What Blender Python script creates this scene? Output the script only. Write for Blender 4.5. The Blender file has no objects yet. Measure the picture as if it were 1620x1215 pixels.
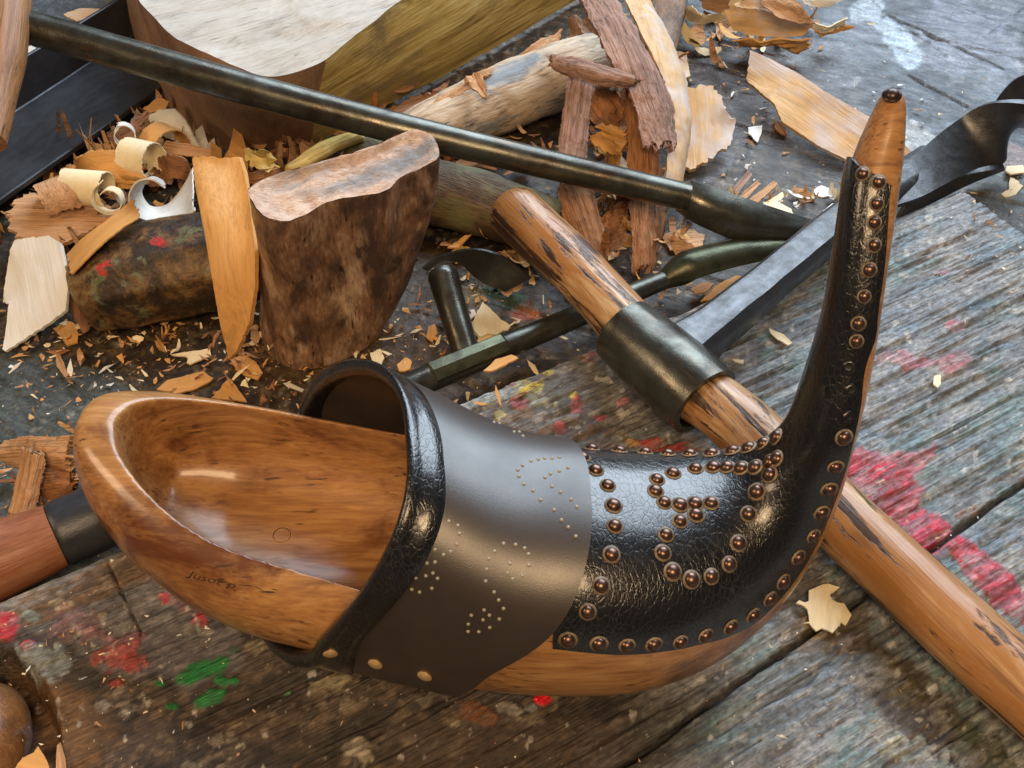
import bpy, math, random
import numpy as np
from mathutils import Vector, Matrix, geometry
from mathutils.bvhtree import BVHTree

# ------------------------------------------------------------------ camera, light, exposure
SC = bpy.context.scene
COL = SC.collection
CAM_D, CAM_P, CAM_F = 0.46, math.radians(48), 1700.0      # distance to the bench, pitch, focal length in photo pixels
CAM_POS = np.array([0.0, -CAM_D*math.cos(CAM_P), CAM_D*math.sin(CAM_P)])
_R = np.array([1.0, 0, 0]); _U = np.array([0, math.sin(CAM_P), math.cos(CAM_P)]); _F = np.array([0, math.cos(CAM_P), -math.sin(CAM_P)])
cd = bpy.data.cameras.new('camera'); cam = bpy.data.objects.new('camera', cd); COL.objects.link(cam)
cam.location = CAM_POS; cam.rotation_euler = (math.pi/2-CAM_P, 0, 0)
cd.sensor_width = 36; cd.lens = CAM_F/1620*36; cd.clip_start = 0.01; cd.clip_end = 50
SC.camera = cam

W = bpy.data.worlds.new('World'); SC.world = W; W.use_nodes = True
W.node_tree.nodes['Background'].inputs[0].default_value = (0.62, 0.6, 0.62, 1)
W.node_tree.nodes['Background'].inputs[1].default_value = 0.075

def area(name, loc, target, sx, sy, radiance, col):
    L = bpy.data.lights.new(name, 'AREA'); L.shape = 'RECTANGLE'; L.size = sx; L.size_y = sy
    L.energy = radiance*math.pi*sx*sy; L.color = col
    o = bpy.data.objects.new(name, L); COL.objects.link(o); o.location = loc
    o.rotation_euler = (Vector(target)-Vector(loc)).to_track_quat('-Z', 'Y').to_euler()
    return o
area('window_light', (0.48, 1.05, 1.0), (0, 0, 0.03), 1.45, 1.1, 9.0, (0.74, 0.87, 1.0))
area('warm_lamp', (0.03, -0.70, 0.92), (0, -0.05, 0), 0.46, 0.30, 20.0, (1.0, 0.68, 0.38))
area('side_lamp', (-0.9, -0.25, 0.75), (0, 0, 0), 0.3, 0.3, 14.0, (1.0, 0.72, 0.45))
VS = SC.view_settings; VS.view_transform = 'Standard'; VS.look = 'None'; VS.exposure = 0.0; VS.gamma = 1; VS.use_curve_mapping = False

# ------------------------------------------------------------------ helpers: points on the bench
def ray(px, py):
    return ((px-810)/CAM_F)*_R - ((py-607.5)/CAM_F)*_U + _F
def P(px, py, z=0.0):                       # the point at height z seen at this place of the photo
    d = ray(px, py); return CAM_POS + d*((z-CAM_POS[2])/d[2])
def Py(px, py, y):
    d = ray(px, py); return CAM_POS + d*((y-CAM_POS[1])/d[1])
def proj(p):
    v = np.asarray(p, float)-CAM_POS; w = v@_F
    return np.stack([810+CAM_F*(v@_R)/w, 607.5-CAM_F*(v@_U)/w], -1)
def nrm(v):
    v = np.asarray(v, float); return v/(np.linalg.norm(v)+1e-12)
def frame(o, x, zh=(0, 0, 1)):
    x = nrm(x); y = nrm(np.cross(zh, x)); z = np.cross(x, y)
    M = Matrix(((x[0], y[0], z[0], o[0]), (x[1], y[1], z[1], o[1]), (x[2], y[2], z[2], o[2]), (0, 0, 0, 1)))
    return M
def loc4(o): return Matrix.Translation(Vector([float(a) for a in o]))

def tag(o, label=None, cat=None, group=None, kind=None):
    for k, v in (('label', label), ('category', cat), ('group', group), ('kind', kind)):
        if v: o[k] = v
    return o
FR = {}
def thing(name, label, cat, loc, group=None):
    o = bpy.data.objects.new(name, None); COL.objects.link(o); o.empty_display_size = 0.01
    M = loc4(loc); o.matrix_world = M; FR[o.name] = M
    return tag(o, label, cat, group)
def put(name, V, F, mats, parent=None, M=None, smooth=True, sharp=None, fmat=None, colors=None):
    """one mesh object from world-space vertices, stored in the frame M"""
    V = np.asarray(V, float)
    if M is None: M = loc4(V.mean(0))
    Mi = np.array(M.inverted()); VL = V@Mi[:3, :3].T + Mi[:3, 3]
    me = bpy.data.meshes.new(name)
    me.vertices.add(len(VL)); me.vertices.foreach_set('co', VL.astype(np.float32).ravel())
    if isinstance(F, np.ndarray):
        n, k = F.shape; me.loops.add(n*k); me.polygons.add(n)
        me.loops.foreach_set('vertex_index', F.astype(np.int32).ravel())
        me.polygons.foreach_set('loop_start', np.arange(0, n*k, k, dtype=np.int32))
    else:
        n = len(F); L = [len(f) for f in F]
        me.loops.add(sum(L)); me.polygons.add(n)
        me.loops.foreach_set('vertex_index', np.array([i for f in F for i in f], dtype=np.int32))
        me.polygons.foreach_set('loop_start', np.concatenate([[0], np.cumsum(L)[:-1]]).astype(np.int32))
    me.polygons.foreach_set('use_smooth', np.full(n, smooth))
    for m in (mats if isinstance(mats, (list, tuple)) else [mats]): me.materials.append(m)
    if fmat is not None: me.polygons.foreach_set('material_index', np.asarray(fmat, dtype=np.int32))
    me.update(calc_edges=True); me.validate()
    if colors is not None:
        a = me.color_attributes.new('paint', 'FLOAT_COLOR', 'POINT')
        c = np.ones((len(V), 4), np.float32); c[:, :colors.shape[1]] = colors; a.data.foreach_set('color', c.ravel())
    if sharp is not None: me.set_sharp_from_angle(angle=math.radians(sharp))
    o = bpy.data.objects.new(name, me); COL.objects.link(o)
    if parent is not None:
        o.parent = parent; o.matrix_local = FR[parent.name].inverted() @ M
    else: o.matrix_world = M
    FR[o.name] = M
    return o

# ------------------------------------------------------------------ helpers: noise
def _h(ix, iy, iz, s):
    n = (ix*374761393 + iy*668265263 + iz*2147483647*3 + s*1274126177) & 0xffffffff
    n = ((n ^ (n >> 13))*1274126177) & 0xffffffff
    n = n ^ (n >> 16)
    return (n & 0xffff)/65535.0
def vnoise(x, y, z=None, s=0):
    x = np.asarray(x, float); y = np.asarray(y, float); x, y = np.broadcast_arrays(x, y)
    ax = [np.floor(a).astype(np.int64) for a in ((x, y) if z is None else (x, y, z))]
    fr = [a-b for a, b in zip((x, y) if z is None else (x, y, z), ax)]; fr = [a*a*(3-2*a) for a in fr]
    r = 0; dz_ = (0,) if z is None else (0, 1); iz = 0 if z is None else ax[2]
    for dx in (0, 1):
        wx = fr[0] if dx else 1-fr[0]
        for dy in (0, 1):
            wy = wx*(fr[1] if dy else 1-fr[1])
            for dz in dz_:
                h = _h(ax[0]+dx, ax[1]+dy, iz+dz, s)
                r = r + (h*wy if z is None else h*wy*(fr[2] if dz else 1-fr[2]))
    return r
def fbm(x, y, z=None, s=0, o=4, g=0.5):
    r = 0; a = 1; t = 0
    for k in range(o):
        r = r + a*vnoise(np.asarray(x)*2**k+17.3*k, np.asarray(y)*2**k+5.1*k, None if z is None else np.asarray(z)*2**k, s+k); t += a; a *= g
    return r/t
def sm(a, b, x):
    t = np.clip((x-a)/(b-a), 0, 1); return t*t*(3-2*t)
def catmull(K, n):
    K = np.asarray(K, float); m = len(K)
    E = np.vstack([2*K[0]-K[1], K, 2*K[-1]-K[-2]]); t = np.linspace(0, m-1, n); i = np.minimum(t.astype(int), m-2); u = (t-i)[:, None]
    a, b, c, d = E[i], E[i+1], E[i+2], E[i+3]
    return 0.5*((2*b)+(c-a)*u+(2*a-5*b+4*c-d)*u*u+(3*b-a-3*c+d)*u**3)
def spread(K, n):                            # evenly spaced points on a smooth curve through K
    C = catmull(K, 400); s = np.concatenate([[0], np.cumsum(np.linalg.norm(np.diff(C[:, :3], axis=0), axis=1))])
    q = np.linspace(0, s[-1], n); return np.stack([np.interp(q, s, C[:, k]) for k in range(C.shape[1])], 1)
def grid_faces(n, m, wrap=False, flip=False):
    i, j = np.meshgrid(np.arange(n-1), np.arange(m if wrap else m-1), indexing='ij')
    j2 = (j+1) % m
    F = np.stack([i*m+j, i*m+j2, (i+1)*m+j2, (i+1)*m+j], -1).reshape(-1, 4)
    return F[:, ::-1] if flip else F
def loft(rings, cap=True):
    """rings: (n, m, 3) -> closed solid"""
    rings = np.asarray(rings, float); n, m = rings.shape[:2]
    V = rings.reshape(-1, 3); F = [tuple(f) for f in grid_faces(n, m, True)]
    if cap:
        for k, off in ((0, 0), (n-1, (n-1)*m)):
            c = len(V); V = np.vstack([V, rings[k].mean(0)])
            for j in range(m):
                a, b = off+j, off+(j+1) % m
                F.append((c, b, a) if k == 0 else (c, a, b))
    return V, F
def tube(path, rad, m=20, zh=(0, 0, 1), cap=True, sq=1.0, prof=None, vs=1.0):
    """sweep a circle (or profile) along path; rad per point"""
    path = np.asarray(path, float); n = len(path); rad = np.broadcast_to(np.asarray(rad, float), (n,))
    T = np.gradient(path, axis=0); T /= np.linalg.norm(T, axis=1)[:, None]
    A = np.cross(np.broadcast_to(zh, T.shape), T); A /= np.linalg.norm(A, axis=1)[:, None]; B = np.cross(T, A)
    th = np.linspace(0, 2*math.pi, m, endpoint=False)
    if prof is None: prof = np.stack([np.cos(th), np.sin(th)*sq], 1)
    vs = np.broadcast_to(vs, (n,))
    R = path[:, None, :] + rad[:, None, None]*(A[:, None, :]*prof[None, :, :1] + vs[:, None, None]*B[:, None, :]*prof[None, :, 1:])
    return loft(R, cap)
def join(*VF):
    V = []; F = []; o = 0
    for v, f in VF:
        V.append(np.asarray(v)); F += [tuple(int(i)+o for i in q) for q in f]; o += len(v)
    return np.vstack(V), F
def rough(V, amp, sc, s=0, o=4, n=None):
    """push points about by noise"""
    V = np.asarray(V, float); d = np.stack([fbm(V[:, 0]*sc, V[:, 1]*sc, V[:, 2]*sc, s+31*k, o)-0.5 for k in range(3)], 1)
    return V + d*2*amp

# ------------------------------------------------------------------ helpers: materials
class NT:
    def __init__(s, name):
        s.m = bpy.data.materials.new(name); s.m.use_nodes = True; s.t = s.m.node_tree
        s.t.nodes.clear(); s.out = s.t.nodes.new('ShaderNodeOutputMaterial'); s.b = s.t.nodes.new('ShaderNodeBsdfPrincipled')
        s.l(s.b.outputs[0], s.out.inputs[0]); s.tc = None
    def l(s, a, b): s.t.links.new(a, b)
    def setin(s, node, key, v):
        i = node.inputs[key]
        if hasattr(v, 'is_linked') or isinstance(v, bpy.types.NodeSocket): s.l(v, i)
        else: i.default_value = (tuple(v)+(1,) if isinstance(v, (tuple, list)) and len(v) == 3 and i.type == 'RGBA' else v)
    def P(s, **k):
        for a, v in k.items(): s.setin(s.b, a.replace('_', ' '), v)
    def co(s, scale=(1, 1, 1), rot=(0, 0, 0), loc=(0, 0, 0)):
        if s.tc is None: s.tc = s.t.nodes.new('ShaderNodeTexCoord')
        m = s.t.nodes.new('ShaderNodeMapping'); s.l(s.tc.outputs['Object'], m.inputs[0])
        m.inputs['Scale'].default_value = scale; m.inputs['Rotation'].default_value = rot; m.inputs['Location'].default_value = loc
        return m.outputs[0]
    def noise(s, vec, scale, detail=5, rough=0.55, dist=0.0):
        n = s.t.nodes.new('ShaderNodeTexNoise'); s.l(vec, n.inputs['Vector'])
        n.inputs['Scale'].default_value = scale; n.inputs['Detail'].default_value = detail; n.inputs['Roughness'].default_value = rough; n.inputs['Distortion'].default_value = dist
        return n.outputs['Fac']
    def voro(s, vec, scale, feat='DISTANCE_TO_EDGE', rnd=1.0):
        n = s.t.nodes.new('ShaderNodeTexVoronoi'); n.feature = feat; s.l(vec, n.inputs['Vector']); n.inputs['Scale'].default_value = scale; n.inputs['Randomness'].default_value = rnd
        return n.outputs['Distance']
    def ramp(s, fac, stops, interp='LINEAR'):
        r = s.t.nodes.new('ShaderNodeValToRGB'); s.l(fac, r.inputs[0]); e = r.color_ramp.elements; r.color_ramp.interpolation = interp
        while len(e) < len(stops): e.new(0.5)
        for k, (p, c) in enumerate(stops):
            e[k].position = p; e[k].color = (c, c, c, 1) if isinstance(c, (int, float)) else tuple(c)+(1,)
        return r.outputs[0]
    def mix(s, fac, a, b, mode='MIX'):
        n = s.t.nodes.new('ShaderNodeMix'); n.data_type = 'RGBA'; n.blend_type = mode
        for key, v in ((0, fac), (6, a), (7, b)):
            i = n.inputs[key]
            if isinstance(v, bpy.types.NodeSocket): s.l(v, i)
            else: i.default_value = v if key == 0 else (tuple(v)+(1,) if not isinstance(v, float) else (v, v, v, 1))
        return n.outputs[2]
    def math(s, op, a, b=0.0):
        n = s.t.nodes.new('ShaderNodeMath'); n.operation = op
        for k, v in ((0, a), (1, b)):
            if isinstance(v, bpy.types.NodeSocket): s.l(v, n.inputs[k])
            else: n.inputs[k].default_value = v
        return n.outputs[0]
    def bump(s, h, dist, strength=1.0, chain=None):
        n = s.t.nodes.new('ShaderNodeBump'); s.l(h, n.inputs['Height']); n.inputs['Distance'].default_value = dist; n.inputs['Strength'].default_value = strength
        if chain is not None: s.l(chain, n.inputs['Normal'])
        s.l(n.outputs[0], s.b.inputs['Normal']); return n.outputs[0]

def wood(name, c0, c1, c2, cross=350, stretch=10, blotch=None, bscale=35, bamt=0.5, rough=0.55, coat=0.0, bump=0.0003, pores=0.0, spec=0.4, low=30, fiber=1200):
    t = NT(name)
    a = t.co((1/stretch, 1, 1)); f = t.co((1/(stretch*2.2), 1, 1))
    g1 = t.noise(a, cross, 6, 0.6, 0.6); g2 = t.noise(f, fiber, 3, 0.6); lo = t.noise(t.co((0.5, 1, 1)), low, 4, 0.55)
    fac = t.math('ADD', t.math('MULTIPLY', g1, 0.5), t.math('ADD', t.math('MULTIPLY', g2, 0.28), t.math('MULTIPLY', lo, 0.22)))
    col = t.ramp(fac, [(0.36, c0), (0.5, c1), (0.64, c2)])
    if blotch is not None:
        bl = t.noise(t.co((0.6, 1, 1), loc=(.3, .2, .1)), bscale, 6, 0.65, 0.4)
        col = t.mix(t.ramp(bl, [(0.62-bamt*0.35, 0.0), (0.72-bamt*0.3, 1.0)]), col, blotch)
    if pores > 0:
        pn = t.noise(t.co((1/7, 1, 1), loc=(.9, 0, 0)), 700, 2, 0.5); pm = t.noise(t.co((1, 1, 1), loc=(.2, .7, 0)), 60, 3, 0.5)
        col = t.mix(t.math('MULTIPLY', t.math('MULTIPLY', t.ramp(pn, [(0.60, 0.0), (0.68, 1.0)]), t.ramp(pm, [(0.45, 0.0), (0.6, 1.0)])), pores), col, tuple(x*0.25 for x in c0))
    t.P(Base_Color=col, Roughness=t.ramp(g1, [(0.3, min(1, rough+0.12)), (0.7, max(0.05, rough-0.08))]), Specular_IOR_Level=spec, Coat_Weight=coat, Coat_Roughness=0.16)
    t.bump(t.math('ADD', t.math('MULTIPLY', g2, 0.6), g1), bump, 1.0)
    return t.m

def steel(name, base, dark, rough=0.35, metallic=0.85, pit=0.0002, stretch=3, rust=None, rustamt=0.4, lo=60):
    t = NT(name)
    n1 = t.noise(t.co((1/stretch, 1, 1)), 220, 6, 0.6); n2 = t.noise(t.co(), lo, 6, 0.65, 0.3); n3 = t.noise(t.co(), 1500, 3, 0.5)
    col = t.ramp(n2, [(0.35, dark), (0.62, base)])
    if rust is not None: col = t.mix(t.ramp(n1, [(0.7-rustamt*.4, 0.0), (0.85-rustamt*.4, 1.0)]), col, rust)
    t.P(Base_Color=col, Metallic=t.ramp(n2, [(0.3, metallic*0.75), (0.6, metallic)]), Roughness=t.ramp(n1, [(0.3, rough+0.15), (0.7, max(0.06, rough-0.07))]), Specular_IOR_Level=0.5)
    t.bump(t.math('ADD', n2, t.math('MULTIPLY', n3, 0.5)), pit, 1.0)
    return t.m
def plain(name, col, rough=0.5, metallic=0.0, var=0.25, sc=400, bump=0.0001):
    t = NT(name); n = t.noise(t.co(), sc, 5, 0.6)
    t.P(Base_Color=t.ramp(n, [(0.3, tuple(c*(1-var) for c in col)), (0.7, tuple(min(1, c*(1+var)) for c in col))]), Roughness=rough, Metallic=metallic)
    t.bump(n, bump, 1.0); return t.m
# ------------------------------------------------------------------ the setting: bench and the old plank lying on it
BZ = -0.020                                        # the bench surface; the plank's top is z = 0
def blob(px, py, cx, cy, rx, ry, ang=0, s=0, wob=.45, sc=.05):
    c, n = math.cos(ang), math.sin(ang); dx, dy = px-cx, py-cy
    u = (dx*c+dy*n)/rx; v = (-dx*n+dy*c)/ry
    return sm(1.15, .85, np.sqrt(u*u+v*v)+(fbm(px*sc, py*sc, None, s, 4)-.5)*2*wob)
def lay(col, m, c, k=1.0):
    m = (m*k)[:, None]; return col*(1-m)+np.array(c)*m
t = NT('old_painted_planks'); at = t.t.nodes.new('ShaderNodeAttribute'); at.attribute_name = 'paint'
fn = t.noise(t.co((1/30, 1, 1)), 900, 6, .65); f2 = t.noise(t.co((1/8, 1, 1)), 1500, 4, .6); f3 = t.noise(t.co((.6, 1, 1)), 480, 6, .7)
c = t.mix(1.0, at.outputs['Color'], t.ramp(fn, [(.34, .68), (.5, .98), (.66, 1.22)]), 'MULTIPLY')
c = t.mix(1.0, c, t.ramp(f3, [(.3, .34), (.5, 1.0), (.68, 1.7)]), 'MULTIPLY')
wet = at.outputs['Alpha']
t.P(Base_Color=c, Roughness=t.math('ADD', t.ramp(f3, [(.3, .62), (.7, .42)]), t.math('MULTIPLY', wet, -.28)), Specular_IOR_Level=.55)
t.bump(t.math('ADD', t.math('ADD', fn, t.math('MULTIPLY', f2, .4)), t.math('MULTIPLY', f3, .35)), .0009, 1.0); m_plank = t.m

t = NT('old_worktop'); at = t.t.nodes.new('ShaderNodeAttribute'); at.attribute_name = 'paint'
f1 = t.noise(t.co((1/2, 1, 1)), 160, 8, .7); f3 = t.noise(t.co(), 650, 5, .65); f2 = t.noise(t.co((1/10, 1, 1)), 700, 4, .6)
c = t.mix(1.0, at.outputs['Color'], t.ramp(f1, [(.3, .35), (.5, .95), (.68, 1.7)]), 'MULTIPLY')
c = t.mix(1.0, c, t.ramp(f3, [(.3, .6), (.52, 1.0), (.72, 1.5)]), 'MULTIPLY')
t.P(Base_Color=c, Roughness=t.math('ADD', t.ramp(f1, [(.3, .6), (.7, .34)]), t.math('MULTIPLY', at.outputs['Alpha'], -.2)), Specular_IOR_Level=.4)
t.bump(t.math('ADD', t.math('ADD', f1, t.math('MULTIPLY', f2, .25)), t.math('MULTIPLY', f3, .35)), .0007, 1.0); m_bench = t.m

E0, E1 = P(0, 945), P(1517, 300); gx = nrm(E1-E0); gy = np.array([-gx[1], gx[0], 0])
MP = frame(E0, gx)
u = np.arange(-.10, float((E1-E0)@gx)+.002, .0006); v = np.arange(-.42, .0035, .0006)
UU, VV = np.meshgrid(u, v, indexing='ij'); UU = UU.ravel(); VV = VV.ravel()
# ragged outline
LE = float((E1-E0)@gx)
edge = .0025*(fbm(UU*60, UU*0, None, 3, 5)-.5)*2
endl = LE-.0+(VV)*(-.13)+.003*(fbm(VV*90, VV*0, None, 9, 5)-.5)*2
VVc = np.where(VV > -.006, np.minimum(VV, edge-.0), VV); UUc = np.minimum(UU, endl)
XY = E0[None, :]+UUc[:, None]*gx+VVc[:, None]*gy; pq = proj(XY); px, py = pq[:, 0], pq[:, 1]
g = fbm(UU*14, VV*260, None, 21, 5, .6); g2 = fbm(UU*30, VV*900, None, 33, 3, .6); lowf = fbm(UU*18, VV*28, None, 41, 4); mid = fbm(UU*70, VV*110, None, 51, 5, .6); sp = fbm(UU*260, VV*330, None, 61, 4, .6)
depth = -(sm(.46, .30, g)*.0020+sm(.44, .25, g2)*.0008)
# board seams, cracks
def seam(p, q, w, d, s=1, wob=.0012):
    a, b = P(*p), P(*q); e = nrm(b-a); nn = np.array([-e[1], e[0], 0]); r = XY-a; L_ = np.linalg.norm(b-a); al = r@e
    dd = np.abs(r@nn+(fbm(al*40, al*0, None, s, 4)-.5)*2*wob); return np.where((al > -.001) & (al < L_+.001), sm(w, w*.25, dd), 0)*d
sL = seam((820,1325),(1640,752), .0017, 1, 5) ; s2 = seam((1005,1195),(1090,1128), .0009, 1, 6)
sA = seam((1400,930),(1240,1015), .0005, 1, 7); sB = seam((1480,1190),(1640,1085), .0006, 1, 8); sC = seam((1360,500),(1600,395), .0006, 1, 9); sD = seam((1030,1290),(1200,1170), .0006, 1, 12)
sE = seam((172,892),(222,1000), .0006, 1, 13, .0004); sF = seam((1420,720),(1640,610), .0007, 1, 14)
groove = np.maximum.reduce([sL, s2*.7, sA*.5, sB*.5, sC*.4, sD*.5, sE*.5, sF*.5])
Zp = depth-groove*.004+(mid-.5)*.0010-.0016*sm(-.004, .0, VV)-.001*blob(px, py, 1400, 1060, 250, 60, .72, 2)
# chipped notch at the lower left and saw-cut end grain
notch = blob(px, py, -8, 1165, 92, 125, 0, 3, .06, .02); Zp = Zp-notch*.016
Zp = np.where(VV > -.0012, Zp-.004, Zp); Zp = np.where((VV > .0008) | (UU > endl+.0012), BZ-.002, Zp)
XY[:, 2] = Zp
grey = np.array([.185, .197, .212]); brn = np.array([.056, .031, .017]); pale = np.array([.29, .265, .225]); dk = np.array([.028, .022, .018])
col = np.repeat(grey[None], len(UU), 0)*(.75+.6*g[:, None])
warmm = sm(.50, .62, lowf); col = lay(col, warmm, pale, .55)
blue = sm(.50, .64, fbm(UU*32+7, VV*70, None, 71, 5, .6)); col = lay(col, blue, (.13, .19, .24), .75)
teal = sm(.56, .70, fbm(UU*40+3, VV*60, None, 75, 5, .6)); col = lay(col, teal, (.12, .20, .19), .6)
left = np.clip(sm(1050, 820, px+(lowf-.5)*500)*sm(880, 1010, py-(px-700)*(-.05)+(mid-.5)*160)+sm(700, 500, px+(lowf-.5)*300)*0, 0, 1)
col = lay(col, left, brn, .92)
lb = np.clip(left*sm(.50, .62, sp), 0, 1); col = lay(col, lb, (.17, .12, .07), .5); col = lay(col, left*sm(.5, .40, mid), dk, .85); blk = sm(.52, .44, fbm(UU*150, VV*230, None, 401, 5, .65)); col = lay(col, left*blk, (.018,.013,.010), .75)
col = lay(col, sm(.60, .68, mid)*left*sm(.45, .6, sp), (.27, .23, .165), .5)
top = blob(px, py, 860, 640, 300, 130, -.35, 11, .4, .01); col = lay(col, top, (.085, .062, .045), .8)
col = lay(col, blob(px, py, 960, 600, 140, 60, .4, 12, .5, .02), (.15, .15, .15), .6)
col = lay(col, blob(px, py, 880, 700, 260, 55, .25, 13, .6, .03)*sm(.4, .6, sp), (.17, .09, .035), .8)
col = lay(col, blob(px, py, 230, 985, 150, 80, .3, 14, .5, .02), (.15, .145, .165), .6)
col = lay(col, blob(px, py, 190, 905, 260, 26, -.42, 15, .4, .03), (.15, .075, .028), .8)
col = lay(col, blob(px, py, 30, 1190, 150, 130, 0, 17, .3, .02), (.17, .085, .03), .8)
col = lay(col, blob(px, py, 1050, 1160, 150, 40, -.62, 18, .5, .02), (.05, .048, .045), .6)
col = lay(col, sm(-.0075+.004, .0, VV-(g2-.5)*.004), (.40, .27, .16), .75)                 # bare ragged edge
handle_shade = blob(px, py, 1470, 1130, 260, 45, .72, 19, .35, .02); col = lay(col, handle_shade, (.05, .033, .022), .85)  # shadow of the adze handle, painted into the plank colour
col = lay(col, blob(px, py, 1300, 985, 120, 55, .6, 20, .5, .02), (.10, .07, .045), .7)
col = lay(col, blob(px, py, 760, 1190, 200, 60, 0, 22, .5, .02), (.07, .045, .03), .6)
wornp = sm(.40, .55, fbm(UU*60, VV*520, None, 301, 4, .6))*.75+.25; wornq = sm(.36, .48, fbm(UU*420, VV*520, None, 305, 3, .6))
def paint(cx, cy, rx, ry, ang, c, s, k=.95, wob=.5, sc=.05, z=.0005):
    global col, WET
    m = blob(px, py, cx, cy, rx, ry, ang, s, wob, sc)*((wornp*.3+.7)*(.75+.25*wornq) if k < 1 else 1); col = lay(col, m, c, k); WET = np.maximum(WET, m*k); XY[:, 2] += m*z
WET = np.clip(sm(.52, .66, lowf)*.35+blue*.3, 0, 1)
RED = (.52, .022, .055); ORED = (.52, .035, .022); GRN = (.012, .19, .045); PNK = (.50, .16, .20); WHT = (.55, .58, .55); YEL = (.62, .50, .045); BLG = (.36, .42, .42)
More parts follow.
